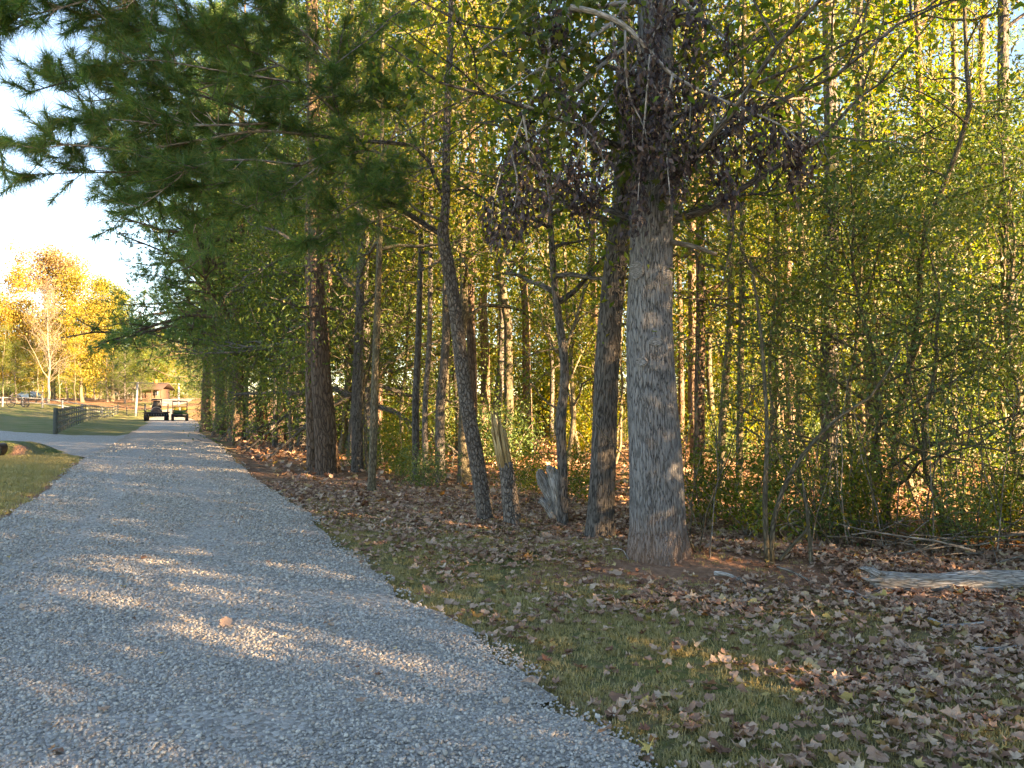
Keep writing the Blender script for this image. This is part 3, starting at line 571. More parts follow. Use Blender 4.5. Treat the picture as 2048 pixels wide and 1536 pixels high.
def f_shrub(rng, s):
    wb = WB(); si = []
    for q in range(11):
        a = rng.uniform(0, 6.28); lp = poly(rng, (rng.normal() * .12, rng.normal() * .12, -0.05), (math.cos(a) * .45, math.sin(a) * .45, 1), rng.uniform(1.0, 2.0), 6, 0.25)
        wb.tube(lp, np.linspace(0.012, 0.004, 7), 4, cap=False)
        for j in range(16): si.append(interp_poly(lp, rng.uniform(.2, 1)) + rng.normal(size=3) * .2)
    return leafy(wb, np.array(si), rng, 15, 0.16, 0.075, 'twig', ['l_wood', 'l_ever', 'l_gold'][s], 0.5, trunk='stem', crown='foliage')
kind('shrub', 3, f_shrub)
def f_far(leaf):
    def f(rng, s):
        H = 20; wb, si, d = grow(rng, H, 0.28, 30, 0.2, 0.98, lambda t: 6.5 * math.sqrt(max(0.06, 1.0 - ((t - 0.45) / 0.62) ** 2)), 0.5, 8, 4, spread=0.6)
        return leafy(wb, si, rng, 26, 0.5, 0.27, 'thin', leaf, 0.6)
    return f
kind('orange', 1, f_far('l_orange')); kind('yellow', 2, f_far('l_yellow')); kind('lime', 2, f_far('l_lime'))
def f_bare(rng, s):
    wb, si, d = grow(rng, 17, 0.19, 42, 0.16, 0.99, lambda t: 6.0 * (1.12 - t), 0.85, 12, 1, wander=0.12, grav=0.05, lr=0.16)
    for p_, d_ in zip(si, d): wb.tube(poly(rng, p_, d_ + np.array([0, 0, .6]), 1.1, 2, .1), [.03, .02, .008], 3, cap=False)
    V, T = leaf_cards(rng, si + rng.normal(size=si.shape) * .3, 0.16); return [('trunk', wb.mesh('trunk', M['pale'])), ('crown', mk_mesh('crown', V, [T], M['l_orange']))]
kind('bare', 1, f_bare)
def f_bigpine(rng, s):
    H = 18; wb, si, d = grow(rng, H, 0.26, 40, 0.2, 0.98, lambda t: 6.8 * (1.12 - 0.85 * t), 0.08, 15, 7, spread=0.16, trunk_wander=0.12, grav=0.03)
    V, T = needle_tufts(rng, si, d, 22, 0.26, 0.020, 0.9, 0.12); return [('trunk', wb.mesh('trunk', M['pine'])), ('crown', mk_mesh('crown', V, [T], M['needle']))]
kind('bigpine', 2, f_bigpine)
def plant(key, name, x, y, label, cat='tree', group=None, sc=1.0, rz=None, var=None, rr=random.Random(5)):
    parts = KINDS[key][rr.randrange(len(KINDS[key])) if var is None else var % len(KINDS[key])]
    e_ = empty(name, (x, y, gz(x, y)), label, cat, group, rr.uniform(0, 6.28) if rz is None else rz, sc)
    for nm, me in parts: put(nm, me, e_)
    return e_

# ---------------------------------------------------------------- hero trees
def flare_mod(H0=0.35, amp=0.45, lobes=5, ph=0.4, la=0.10):
    return lambda s, th: 1 + amp * np.exp(-s / H0) + la * np.exp(-s / 0.5) * np.cos(lobes * th + ph) + 0.025 * np.sin(3 * th + s * 2.1) + 0.02 * np.sin(5 * th - s * 3.3)
def px_line(pts, n=14, sink=0.12):
    """points (px, py, depth) -> smooth world polyline"""
    return curve([at(*q) for q in pts], n)
def hero_trunk(parent, P, rad, mat, k=40, name='trunk', mod=None, origin=None):
    wb = WB(); wb.tube(P, rad, k, rmod=mod); return wb.build(name, M[mat], parent, origin)
def base_of(px, py): return on_ground(px, py)
def leaves_on(parent, name, lines, rng, per, nl, sg, L, mat, origin, lobed=False, droop=0.0):
    sites = []
    for ln in lines:
        for _ in range(per): sites.append(interp_poly(ln, rng.uniform(0.15, 1)) + rng.normal(size=3) * sg)
    sites = np.array(sites); P = np.repeat(sites, nl, 0) + rng.normal(size=(len(sites) * nl, 3)) * sg * np.array([.7, .7, .7 + droop])
    V, T = lobed_leaves(rng, P, L) if lobed else leaf_cards(rng, P, L)
    return put(name, mk_mesh(name, V - origin, [T], M[mat]), parent)
def with_top(P, H, rng, lean=(0, 0), n=8):
    """continue a trunk above the frame"""
    d = unit(P[-1] - P[-3]); out = [P[-1]]
    for i in range(n): d = unit(d + np.array([lean[0], lean[1], 0.25]) * 0.3 + rng.normal(size=3) * 0.04); out.append(out[-1] + d * H / n)
    return np.vstack([P, out[1:]])
def high_crown(parent, P, r, rng, origin, leaf, n=20, L=3.2, lo=0.5, nl=14, bark='oak2', sg=0.3, ls=0.085):
    si = []
    for i in range(n):
        wb = WB(); t = lo + (1 - lo) * (i + rng.random()) / n; p = interp_poly(P, t); a = i * 2.4 + rng.normal() * .4
        lp = poly(rng, p, (math.cos(a), math.sin(a), 0.45), L * rng.uniform(.7, 1.2) * (1.25 - 0.5 * t), 5, 0.2); rr = 0.05 * (1.2 - t) + 0.01; wb.tube(lp, np.linspace(rr, .2 * rr, 6), 5, cap=False)
        for j in range(7):
            q = interp_poly(lp, rng.uniform(.25, 1)); sp = poly(rng, q, unit(lp[-1] - lp[0]) * .6 + rng.normal(size=3) * .6, L * .35, 3, .2); wb.tube(sp, np.linspace(rr * .35, .004, 4), 3, cap=False)
            for m_ in range(4): si.append(interp_poly(sp, rng.uniform(.3, 1)) + rng.normal(size=3) * .25)
        wb.build('limb', M[bark], parent, origin)
    si = np.array(si)
    P_ = np.repeat(si, nl, 0) + rng.normal(size=(len(si) * nl, 3)) * sg; V, T = leaf_cards(rng, P_, ls); put('crown', mk_mesh('crown', V - origin, [T], M[leaf]), parent)

# the great oak
hr = np.random.default_rng(11)
o0 = base_of(1315, 1108); D = o0[1]
ok = empty('oak_tree', o0, 'huge grey furrowed oak trunk with clay-stained foot standing on bare red mound', 'tree')
P = px_line([(1315, 1135, D), (1314, 1060, D), (1310, 930, D), (1304, 800, D + .03), (1300, 650, D + .06), (1302, 520, D + .1), (1303, 430, D + .1), (1304, 330, D + .12), (1308, 180, D + .15), (1312, 0, D + .2)], 70)
P = with_top(P, 9, hr); hz = P[:, 2] - o0[2]
rad = np.interp(hz, [-.2, 0, .25, .6, 1.2, 2.2, 3.1, 3.6, 4.2, 6, 10, 15], [.34, .325, .285, .275, .262, .235, .22, .225, .20, .18, .13, .05])
hero_trunk(ok, P, rad, 'oak', 64, mod=lambda s, th: 1 + 0.13 * np.exp(-s / .28) * np.cos(5 * th + 1) + .05 * np.exp(-s / .2) * np.cos(9 * th) + 0.02 * np.sin(3 * th + s * 2) + .012 * np.sin(7 * th - s * 3.1), origin=o0)
for (sx_, sy_, sw, sh) in ((1272, 543, .085, .10), (1327, 548, .05, .075), (1305, 686, .07, .045), (1278, 725, .06, .05), (1330, 405, .05, .06)):
    c_ = at(sx_, sy_, D); cx = np.interp(c_[2], P[:, 2], P[:, 0]); cy = np.interp(c_[2], P[:, 2], P[:, 1]); rr_ = np.interp(c_[2], P[:, 2], rad)
    ax = np.clip((c_[0] - cx) / rr_, -.9, .9); nrm = np.array([ax, -math.sqrt(1 - ax * ax), 0]); wb = WB()
    prof = [(1.0, -.25), (1.0, .02), (.86, .10), (.72, .045), (.55, .075), (.38, .04), (.2, .07), (0.001, .05)]
    wb.lathe([(a, b) for a, b in prof], 22); Vv = wb.V[0] * np.array([sw, sh, .25]); tx = np.array([-nrm[1], nrm[0], 0])
    Vv = Vv[:, 0:1] * tx + Vv[:, 1:2] * np.array([0, 0, 1]) + Vv[:, 2:3] * nrm + np.array([cx, cy, c_[2]]) + nrm * (rr_ * 0.985)
    wb.V = [Vv]; wb.B = [Vv * np.array([.6, .6, 3])]; wb.build('branch_scar', M['scar'], ok, o0)
wb = WB(); wb.tube(px_line([(1335, 484, D), (1370, 489, D - .1), (1400, 497, D - .15), (1433, 509, D - .2)], 8), np.linspace(.03, .02, 8), 8); wb.build('dead_limb_stub', M['twig'], ok, o0)
lines = []; subs = []
for pts_ in ([(1300, -40, D), (1200, 60, D - .3), (1090, 130, D - .8), (1000, 190, D - 1.0)], [(1300, 60, D), (1180, 150, D - .5), (1080, 260, D - .7), (1010, 330, D - .8)], [(1300, 0, D), (1150, 20, D - .2), (1020, 60, D - .6), (940, 120, D - .6)],
             [(1305, 250, D), (1260, 300, D - .4), (1230, 330, D - .6)], [(1300, 100, D), (1230, 180, D - .6), (1170, 260, D - .9)], [(1310, 120, D), (1330, 300, D - .5), (1320, 370, D - .5)],
             [(1320, -40, D), (1430, 60, D - .5), (1500, 110, D - .6)], [(1230, 40, D - .3), (1150, 90, D - .8), (1080, 60, D - 1.1)], [(1300, -120, D), (1120, -60, D - .8), (980, 10, D - 1)]):
    ln = px_line([(a, b, c + .35) for a, b, c in pts_], 8); lines.append(ln); wb = WB(); wb.tube(ln, np.linspace(.03, .006, 8), 6)
    for q in range(6):
        sp = poly(hr, interp_poly(ln, hr.uniform(.25, 1)), hr.normal(size=3) * [1, .8, .6] + [0, 0, -.3], hr.uniform(.3, .8), 3, .2, -.08); subs.append(sp); wb.tube(sp, [.007, .005, .004, .002], 4, cap=False)
    wb.build('limb', M['grey_twig'], ok, o0)
leaves_on(ok, 'lower_crown', subs, hr, 8, 4, .12, .085, 'l_lobed', o0, lobed=True)
high_crown(ok, P, .1, hr, o0, 'l_wood', 22, 3.4, .55)
# withered broken branch hung up in the oak
hb = empty('broken_branch', o0 + np.array([0, -.35, 4.6]), 'broken hanging limb with clusters of dark withered leaves over the oak trunk', 'branch')
ho = np.array(hb.location); Dh = D - .75
main = px_line([(1140, 15, Dh), (1190, 25, Dh), (1250, 52, Dh), (1300, 105, Dh), (1345, 150, Dh), (1400, 180, Dh - .1), (1480, 215, Dh - .1), (1560, 250, Dh - .2), (1612, 292, Dh - .2)], 26)
wb = WB(); wb.tube(main, np.linspace(.03, .006, 26), 7); wb.build('limb', M['grey_twig'], hb, ho)
hang = [[(1095, 60), (1100, 110), (1075, 175), (1050, 225), (1022, 300), (990, 380), (983, 455)], [(1225, 45), (1232, 110), (1262, 200), (1265, 280)], [(1048, 210), (1130, 240), (1175, 260), (1210, 330), (1190, 400)],
        [(1275, 85), (1290, 140), (1320, 190), (1345, 230)], [(1420, 190), (1450, 250), (1500, 290), (1530, 310)], [(1560, 250), (1590, 300), (1600, 360)], [(1250, 60), (1255, 180), (1290, 260), (1300, 340)],
        [(1045, 220), (1060, 300), (1090, 350), (1100, 420)], [(1140, 15), (1110, 50), (1095, 80)], [(1380, 170), (1380, 250), (1375, 320)], [(1290, 100), (1330, 40), (1390, 20)], [(1430, 230), (1430, 320), (1465, 395)], [(1175, 260), (1150, 350), (1165, 430)], [(1022, 300), (1035, 380), (1010, 470)],
        [(1300, 105), (1290, 230), (1280, 330), (1275, 420)], [(1345, 150), (1330, 240), (1335, 330), (1340, 390)]]
cl = []
for h_ in hang:
    Pn = px_line([(a, b, Dh + hr.normal() * .06) for a, b in h_], 10); wb = WB(); wb.tube(Pn, np.linspace(.013, .004, 10), 5); wb.build('hanging_twig', M['grey_twig'], hb, ho)
    for q in np.linspace(.35, 1.0, 7): cl.append(interp_poly(Pn, q) + hr.normal(size=3) * .05)
for q in np.linspace(.35, 1, 16): cl.append(interp_poly(main, q) + hr.normal(size=3) * .06 + np.array([0, 0, -.06]))
for (a, b) in ((1000, 478), (1030, 468), (1060, 430), (985, 470), (1160, 345), (1180, 410), (1130, 340), (1290, 150), (1275, 90), (1400, 30), (1460, 80), (1370, 60), (1300, 240), (1330, 320), (1270, 440), (1280, 415), (1455, 300), (1440, 270), (1500, 205), (1540, 235), (1595, 300), (1590, 365), (1465, 390), (1380, 300), (1140, 190), (1120, 150), (1310, 20), (1380, 100), (1410, 130)): cl.append(at(a, b, Dh + hr.normal() * .15))
cl = np.array(cl); nl = 36
Pq_ = np.repeat(cl, nl, 0) + hr.normal(size=(len(cl) * nl, 3)) * np.array([.045, .05, .09]); V, T = leaf_cards(hr, Pq_, .068, .45, 1.8, .05)
put('withered_leaves', mk_mesh('withered_leaves', V - ho, [T], M['l_dead']), hb)

def simple_hero(name, label, pts, widths, mat, cat='tree', top=8, leaf='l_wood', k=28, amp=.35, crown_n=16, lo=.45, L=2.6, seed=1, sink=18, ls=.08, group=None):
    """pts: (px, py, dDepth) from foot upward; widths in photo pixels"""
    r_ = np.random.default_rng(seed); b0 = base_of(pts[0][0], pts[0][1]); d0 = b0[1]
    t_ = empty(name, b0, label, cat, group)
    pl = [(pts[0][0], pts[0][1] + sink, d0)] + [(a, b, d0 + c) for a, b, c in pts]
    n = 30; P_ = px_line(pl, n); wd = np.interp(np.linspace(0, 1, n), np.linspace(0, 1, len(widths)), widths) * d0 / F / 2
    nb = n
    if top: P_ = with_top(P_, top, r_); wd = np.concatenate([wd, np.linspace(wd[-1], wd[-1] * .25, 9)[1:]])
    hero_trunk(t_, P_, wd, mat, k, mod=flare_mod(.22, amp, 4, seed, .08), origin=b0)
    if crown_n and leaf: high_crown(t_, P_, .05, r_, b0, leaf, crown_n, L, lo, 12, mat, .25, ls)
    return t_, P_, b0, wd
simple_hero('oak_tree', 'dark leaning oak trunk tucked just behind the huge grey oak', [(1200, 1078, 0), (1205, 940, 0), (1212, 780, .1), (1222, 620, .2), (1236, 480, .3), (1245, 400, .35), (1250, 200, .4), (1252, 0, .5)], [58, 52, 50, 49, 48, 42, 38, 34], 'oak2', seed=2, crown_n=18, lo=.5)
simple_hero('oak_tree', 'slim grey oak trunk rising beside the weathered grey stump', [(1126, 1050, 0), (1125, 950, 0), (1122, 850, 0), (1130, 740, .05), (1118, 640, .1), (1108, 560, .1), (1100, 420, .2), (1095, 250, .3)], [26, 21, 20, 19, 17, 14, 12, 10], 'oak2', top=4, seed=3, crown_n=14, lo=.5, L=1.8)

# leaning forked pine with long needle boughs reaching over the road
b0 = base_of(974, 1040); D = b0[1]; pr = np.random.default_rng(21)
lp_ = empty('pine_tree', b0, 'leaning forked pine with long needle-covered boughs reaching over the gravel road', 'tree')
tr = px_line([(975, 1058, D), (972, 1035, D), (955, 930, D), (937, 830, D), (925, 740, D), (912, 630, D - .1), (898, 540, D - .15), (886, 470, D - .2), (892, 400, D - .25), (893, 264, D - .3), (899, 130, D - .3), (903, 0, D - .3)], 60)
tr = with_top(tr, 8, pr); wd = np.interp(np.linspace(0, 1, len(tr)), [0, .08, .35, .55, .62, .75, .88, 1], [19, 16, 13.5, 12, 8.5, 7, 6, 2]) * D / F
hero_trunk(lp_, tr, wd, 'pine2', 30, mod=flare_mod(.2, .2, 4, 1, .05), origin=b0)
boughs = [([(884, 470, 0), (835, 440, -.1), (800, 417, -.3), (747, 387, -.5), (728, 350, -.6), (703, 281, -.7), (677, 229, -.8), (664, 176, -.9), (672, 132, -.9), (690, 40, -1)], 7.5),
          ([(890, 410, 0), (875, 365, -.1), (835, 295, -.2), (747, 284, -.4), (637, 272, -.7), (549, 246, -1.0), (450, 205, -1.4), (330, 175, -1.8), (200, 150, -2.0), (60, 185, -2.1)], 6.5),
          ([(883, 440, 0), (831, 418, -.2), (800, 378, -.4), (787, 334, -.5), (740, 300, -.7), (640, 330, -1.0)], 4.0),
          ([(637, 272, -.7), (520, 262, -1.2), (400, 280, -1.6), (270, 300, -2.0), (150, 290, -2.3), (5, 285, -2.4)], 4.0), ([(549, 246, -1.0), (430, 300, -1.3), (300, 340, -1.6), (160, 345, -1.8), (40, 350, -1.9)], 3.4),
          ([(677, 229, -.8), (560, 130, -1.1), (430, 80, -1.5), (310, 60, -1.7), (235, 60, -1.8)], 3.6), ([(703, 281, -.7), (600, 330, -1), (480, 360, -1.2), (350, 380, -1.4), (260, 400, -1.5)], 3.4),
          ([(664, 176, -.9), (560, 160, -1.3), (430, 140, -1.7), (300, 120, -2), (180, 140, -2.1)], 3.2), ([(672, 132, -.9), (600, 60, -1), (520, 20, -1.1), (450, -10, -1.2)], 3),
          ([(747, 387, -.5), (690, 420, -.6), (640, 470, -.7), (600, 490, -.8)], 2.6), ([(800, 417, -.3), (760, 440, -.5), (700, 450, -.6), (660, 470, -.6)], 2.4), ([(672, 132, -.9), (740, 60, -.7), (820, 30, -.5)], 2.6),
          ([(835, 295, -.2), (800, 230, -.5), (720, 190, -.8), (600, 200, -1.2), (500, 190, -1.6)], 3.0), ([(892, 264, -.3), (830, 200, -.6), (760, 170, -.8)], 2.4), ([(893, 330, -.2), (850, 340, -.5), (790, 380, -.8), (720, 360, -1)], 2.2), ([(899, 130, -.3), (850, 110, -.5), (790, 100, -.7), (740, 130, -.9)], 2.2),
          ([(549, 246, -1.0), (450, 250, -1.6), (340, 250, -1.9), (240, 240, -2.1), (110, 240, -2.2)], 3.2), ([(600, 330, -1), (500, 320, -1.6), (400, 330, -1.9), (300, 400, -2.0), (250, 430, -2)], 3), ([(560, 130, -1.1), (450, 160, -1.4), (340, 200, -1.5), (230, 220, -1.6)], 3), ([(640, 330, -1), (560, 390, -1.2), (470, 420, -1.3), (380, 450, -1.4)], 2.8), ([(430, 80, -1.5), (380, 30, -1.6), (300, 0, -1.7)], 2.6), ([(700, 200, -.8), (640, 110, -.6), (560, 60, -.5), (470, 50, -.5)], 2.6), ([(747, 284, -.4), (690, 340, -.3), (610, 390, -.3), (520, 400, -.4)], 2.6),
          ([(520, 262, -1.2), (420, 240, -.8), (300, 260, -.9), (190, 270, -1)], 2.8), ([(480, 360, -1.2), (400, 380, -.8), (300, 360, -.8), (230, 330, -.9)], 2.6), ([(600, 200, -1.2), (500, 120, -.8), (400, 110, -.8), (270, 100, -.9)], 2.8), ([(664, 176, -.9), (590, 230, -.4), (500, 300, -.3), (420, 330, -.3)], 2.6), ([(560, 60, -.5), (480, 90, -.2), (380, 60, -.2), (290, 90, -.3)], 2.4), ([(330, 175, -1.8), (260, 190, -1.6), (160, 200, -1.7), (90, 150, -1.8)], 2.4),
          ([(903, -300, 0), (700, -260, -.6), (450, -120, -1.4), (200, -10, -2.2), (60, 30, -2.4), (-30, 40, -2.5)], 4.5), ([(903, -200, 0), (750, -120, -.6), (600, -40, -1.2), (500, 30, -1.5), (420, 60, -1.7)], 3.4), ([(450, -120, -1.4), (330, -30, -1.8), (240, 10, -2), (150, 50, -2.1)], 3)]
ts, td = [], []
for bi, (pts_, w_) in enumerate(boughs):
    ln = px_line([(a, b, D + c) for a, b, c in pts_], 18); wb = WB(); wb.tube(ln, np.linspace(w_, w_ * .22, 18) * D / F / 1.3, 7)
    L_ = np.linalg.norm(np.diff(ln, axis=0), axis=1).sum(); st = 0.42 if bi == 1 else (0.5 if bi == 0 else 0.18)
    for q in range(int(L_ * 14 * (1 - st))):
        s_ = pr.uniform(st, 1); p_ = interp_poly(ln, s_); ax = unit(ln[-1] - ln[-5]); d_ = unit(ax * .8 + pr.normal(size=3) * np.array([.75, .75, .45]) + [0, 0, .12])
        sp = poly(pr, p_, d_, pr.uniform(.25, .75) * (1.25 - .6 * s_), 4, .18, .05); wb.tube(sp, [.007, .006, .005, .004, .003], 4, cap=False)
        for u in (.55, 1.0):
            ts.append(interp_poly(sp, u)); td.append(sp[-1] - sp[-2])
    wb.build('bough', M['twig' if bi > 1 else 'pine2'], lp_, b0)
    for u in (.9, 1.0): ts.append(interp_poly(ln, u)); td.append(ln[-1] - ln[-2])
V, T = needle_tufts(pr, np.array(ts), np.array(td), 90, .20, .0068, .70, .12); put('needles', mk_mesh('needles', V - b0, [T], M['needle']), lp_)
print('pine tufts', len(ts))

# snapped trunk
b0 = base_of(1026, 1049); D = b0[1]; sr = np.random.default_rng(5)
sn = empty('snapped_trunk', b0, 'snapped pine trunk with splintered pale yellow top', 'stump')
P = px_line([(1028, 1066, D), (1025, 1040, D), (1018, 980, D), (1011, 925, D)], 14); hero_trunk(sn, P, np.linspace(19, 14, 14) * D / F, 'pine2', 24, mod=flare_mod(.15, .12, 4, 1, .05), origin=b0)
sp0 = P[-1]; axis_ = unit(at(990, 800, D) - sp0)
for q in range(46):
    a = sr.uniform(0, 6.28); r_ = math.sqrt(sr.uniform(.1, 1)) * 14 * D / F; hgt = sr.uniform(.45, .95) * (1.0 if math.cos(a) < .4 else .75) * .9
    c_ = sp0 + np.array([math.cos(a) * r_, math.sin(a) * r_, -.06]); tip = c_ + axis_ * hgt + np.append(sr.normal(size=2) * .015, 0)
    wb = WB(); wb.tube(np.array([c_, c_ + (tip - c_) * .5 + np.append(sr.normal(size=2) * .006, 0), c_ + (tip - c_) * .85, tip]), [.021, .019, .012, .002], 5, squash=.5); wb.build('splinter', M['splinter'], sn, b0, smooth_=False)
# weathered grey stump
b0 = base_of(1108, 1042); D = b0[1]; gs = empty('grey_stump', b0, 'weathered grey broken snag leaning against the slim oak', 'stump')
for (pts_, w_) in (([(1118, 1050), (1105, 1000), (1088, 960), (1078, 938)], 15), ([(1122, 1050), (1112, 990), (1104, 950), (1096, 930)], 16), ([(1112, 1045), (1092, 1010), (1080, 1000), (1084, 1005)], 13), ([(1125, 1045), (1118, 985), (1112, 950), (1106, 934)], 12), ([(1100, 1010), (1090, 985), (1080, 965), (1075, 942)], 10)):
    P = px_line([(a, b, D + sr.normal() * .05) for a, b in pts_], 10); wb = WB(); wb.tube(P, np.array([1, 1, 1, 1, 1, 1, 1, .95, .8, .25]) * w_ * D / F / 2, 10, squash=.5, rmod=lambda s, th: 1 + .18 * np.sin(4 * th + s * 2)); wb.build('wood_slab', M['drift'], gs, b0)

# twin pine by the road and neighbours
simple_hero('pine_tree', 'massive twin pine with sunlit flaking plates on its upper trunk', [(655, 948, 0), (650, 850, 0), (643, 760, 0), (638, 660, .1), (633, 575, .1), (630, 480, .15), (628, 300, .2), (625, 100, .2), (623, 0, .2)], [56, 46, 42, 38, 34, 30, 27, 25, 24], 'pine', leaf=None, top=9, seed=4, amp=.28, k=40)
simple_hero('pine_tree', 'dark twin stem pressed against the massive pine', [(625, 940, .1), (622, 800, .12), (620, 680, .15), (619, 575, .2), (616, 450, .2)], [26, 22, 20, 18, 14], 'pine', leaf=None, top=3, seed=6, amp=.15)
simple_hero('oak_tree', 'smooth grey oak trunk right behind the massive twin pine', [(715, 944, 0), (714, 850, 0), (716, 740, 0), (719, 640, 0), (722, 520, 0), (724, 300, 0)], [30, 23, 22, 19, 16, 12], 'oak2', top=6, seed=8, crown_n=16, lo=.55, L=2.6)
simple_hero('young_tree', 'slender pale grey trunk standing out alone on the leafy verge', [(743, 984, 0), (748, 850, 0), (752, 700, 0), (757, 560, 0), (762, 400, 0), (765, 200, 0)], [22, 16, 15, 13, 10, 8], 'thin', top=4, seed=9, crown_n=16, lo=.55, L=1.8, leaf='l_wood')
for k_, (a, b, w_, lab) in enumerate(((833, 966, 15, 'straight dark trunk, first of three behind the leaning pine'), (852, 968, 12, 'thin dark trunk, middle of three behind the leaning pine'), (882, 968, 20, 'stouter dark trunk, last of three behind the leaning pine'))):
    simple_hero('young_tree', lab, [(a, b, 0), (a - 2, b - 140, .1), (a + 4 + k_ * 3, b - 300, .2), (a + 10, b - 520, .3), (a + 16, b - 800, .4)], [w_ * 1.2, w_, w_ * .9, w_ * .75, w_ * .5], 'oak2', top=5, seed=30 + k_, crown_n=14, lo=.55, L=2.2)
# rotten red stump and neighbours further along
b0 = base_of(528, 882); D = b0[1]; rs = empty('rotten_stump', b0, 'tall broken red rotten stump beside the road bend', 'stump')
P = px_line([(530, 888, D), (527, 860, D), (523, 830, D), (521, 806, D)], 12); hero_trunk(rs, P, np.array([16, 14, 12.5, 11, 10.5, 10, 10, 10, 10, 9.5, 9, 6]) * D / F, 'redrot', 18, mod=lambda s, th: 1 + .16 * np.sin(5 * th + s) + .1 * np.sin(9 * th), origin=b0)
for q in range(7):
    a = q * .9; c_ = P[-1] + np.array([math.cos(a) * .17, math.sin(a) * .17, -.1]); wb = WB(); wb.tube(np.array([c_, c_ + [0, 0, sr.uniform(.15, .4)]]), [.06, .01], 5); wb.build('splinter', M['redrot'], rs, b0)
simple_hero('young_tree', 'thin dark pole trunk just past the rotten stump', [(550, 894, 0), (551, 780, 0), (552, 640, 0)], [12, 10, 8], 'oak2', top=6, seed=51, crown_n=14, lo=.55)
simple_hero('pine_tree', 'sun-striped trunk behind the thin dark pole', [(570, 884, 0), (568, 780, 0), (566, 640, 0)], [12, 10, 8], 'pine', top=6, seed=52, crown_n=14, lo=.5, leaf='l_dark')
simple_hero('young_tree', 'pale sunlit short crooked trunk near the massive twin pine', [(583, 904, 0), (581, 850, 0), (577, 770, .2), (574, 690, .3)], [14, 9, 7, 5], 'pale', top=3, seed=53, crown_n=10, lo=.6, L=1.4)

# trunks that stand out to the side of the great oak
front = [(1398, 985, 22, 'pine', 'reddish straight trunk standing just past the huge oak'), (1440, 1000, 16, 'thin', 'thin mossy trunk paired with a reddish straight trunk'), (1478, 1010, 14, 'thin', 'thin trunk with a slight bow among the undergrowth'), (1662, 1010, 38, 'oak2', 'stout dark trunk wrapped in evergreen foliage'),
         (1748, 1000, 26, 'oak2', 'dark trunk between two evergreen saplings'), (1835, 985, 20, 'pine', 'pine trunk half hidden behind evergreen foliage'), (1905, 970, 18, 'thin', 'slim trunk rising over the brush pile'), (2036, 1010, 32, 'oak2', 'thick dark trunk beside the brush pile'), (1545, 990, 15, 'thin', 'young trunk overhung by the withered branch'), (1600, 985, 12, 'thin', 'whip-thin trunk next to a stout dark trunk')]
fr = np.random.default_rng(77)
for k_, (a, b, w_, m_, lab) in enumerate(front):
    dx = fr.normal() * 8
    simple_hero('forest_tree', lab, [(a, b, 0), (a + dx * .3, b - 180, .1), (a + dx, b - 380, .2), (a + dx * 1.5 + fr.normal() * 5, b - 650, .3), (a + dx * 2, b - 1000, .4)], [w_ * 1.15, w_, w_ * .92, w_ * .8, w_ * .6], m_, top=6, seed=60 + k_, crown_n=10, lo=.42, L=2.4, leaf='l_wood', k=18, amp=.2)

# ---------------------------------------------------------------- evergreen saplings, shrubs
ev = [(4.6, 9.6, 1.05, 'bushy evergreen sapling crowding the stout dark trunk'), (6.6, 10.2, 1.1, 'evergreen sapling spreading above the fallen log'), (5.6, 11.8, 1.25, 'tall evergreen sapling behind the fallen log'), (7.6, 11.6, 1.2, 'evergreen sapling beside the thick dark trunk'), (3.7, 11.2, .9, 'small evergreen sapling next to the huge oak'), (5.2, 9.0, .95, 'dense evergreen sapling rising straight behind the log end'), (8.2, 12.4, 1.3, 'evergreen sapling leaning over the brush pile'), (6.3, 8.9, .8, 'low evergreen sapling right at the back of the log'), (7.0, 13.2, 1.5, 'tallest evergreen sapling in the thicket'),
      (-11.2, 30.5, 1.0, 'evergreen sapling hanging over the road bend'), (-13.6, 36.5, 1.2, 'evergreen sapling past the rotten red stump')]
for k_, (x, y, s_, lab) in enumerate(ev): plant('evergreen', 'evergreen_sapling', x, y, lab, 'sapling', 'evergreen saplings at the wood edge', s_, var=k_)
sh = [(2.9, 9.3), (3.5, 8.9), (4.1, 9.0), (5.0, 8.5), (5.8, 8.8), (6.6, 8.9), (2.6, 10.2), (6.2, 9.6), (4.6, 10.4), (7.4, 9.4), (1.0, 12.5), (-1.6, 14.8), (0.2, 14.0), (2.4, 13.0), (-2.4, 16.8), (-3.6, 19.5)]
for k_, (x, y) in enumerate(sh): plant('shrub', 'shrub', x, y, *(('knee-high tangled shrub in the shaded thicket behind the log', 'shrub', 'shrubs in the thicket behind the log') if x > 2.45 else ('low shrub in the leaf litter between the oaks and the twin pine', 'shrub', 'low shrubs between the oaks and the twin pine')), 0.5 + 0.25 * random.Random(k_).random(), var=k_ % 2)

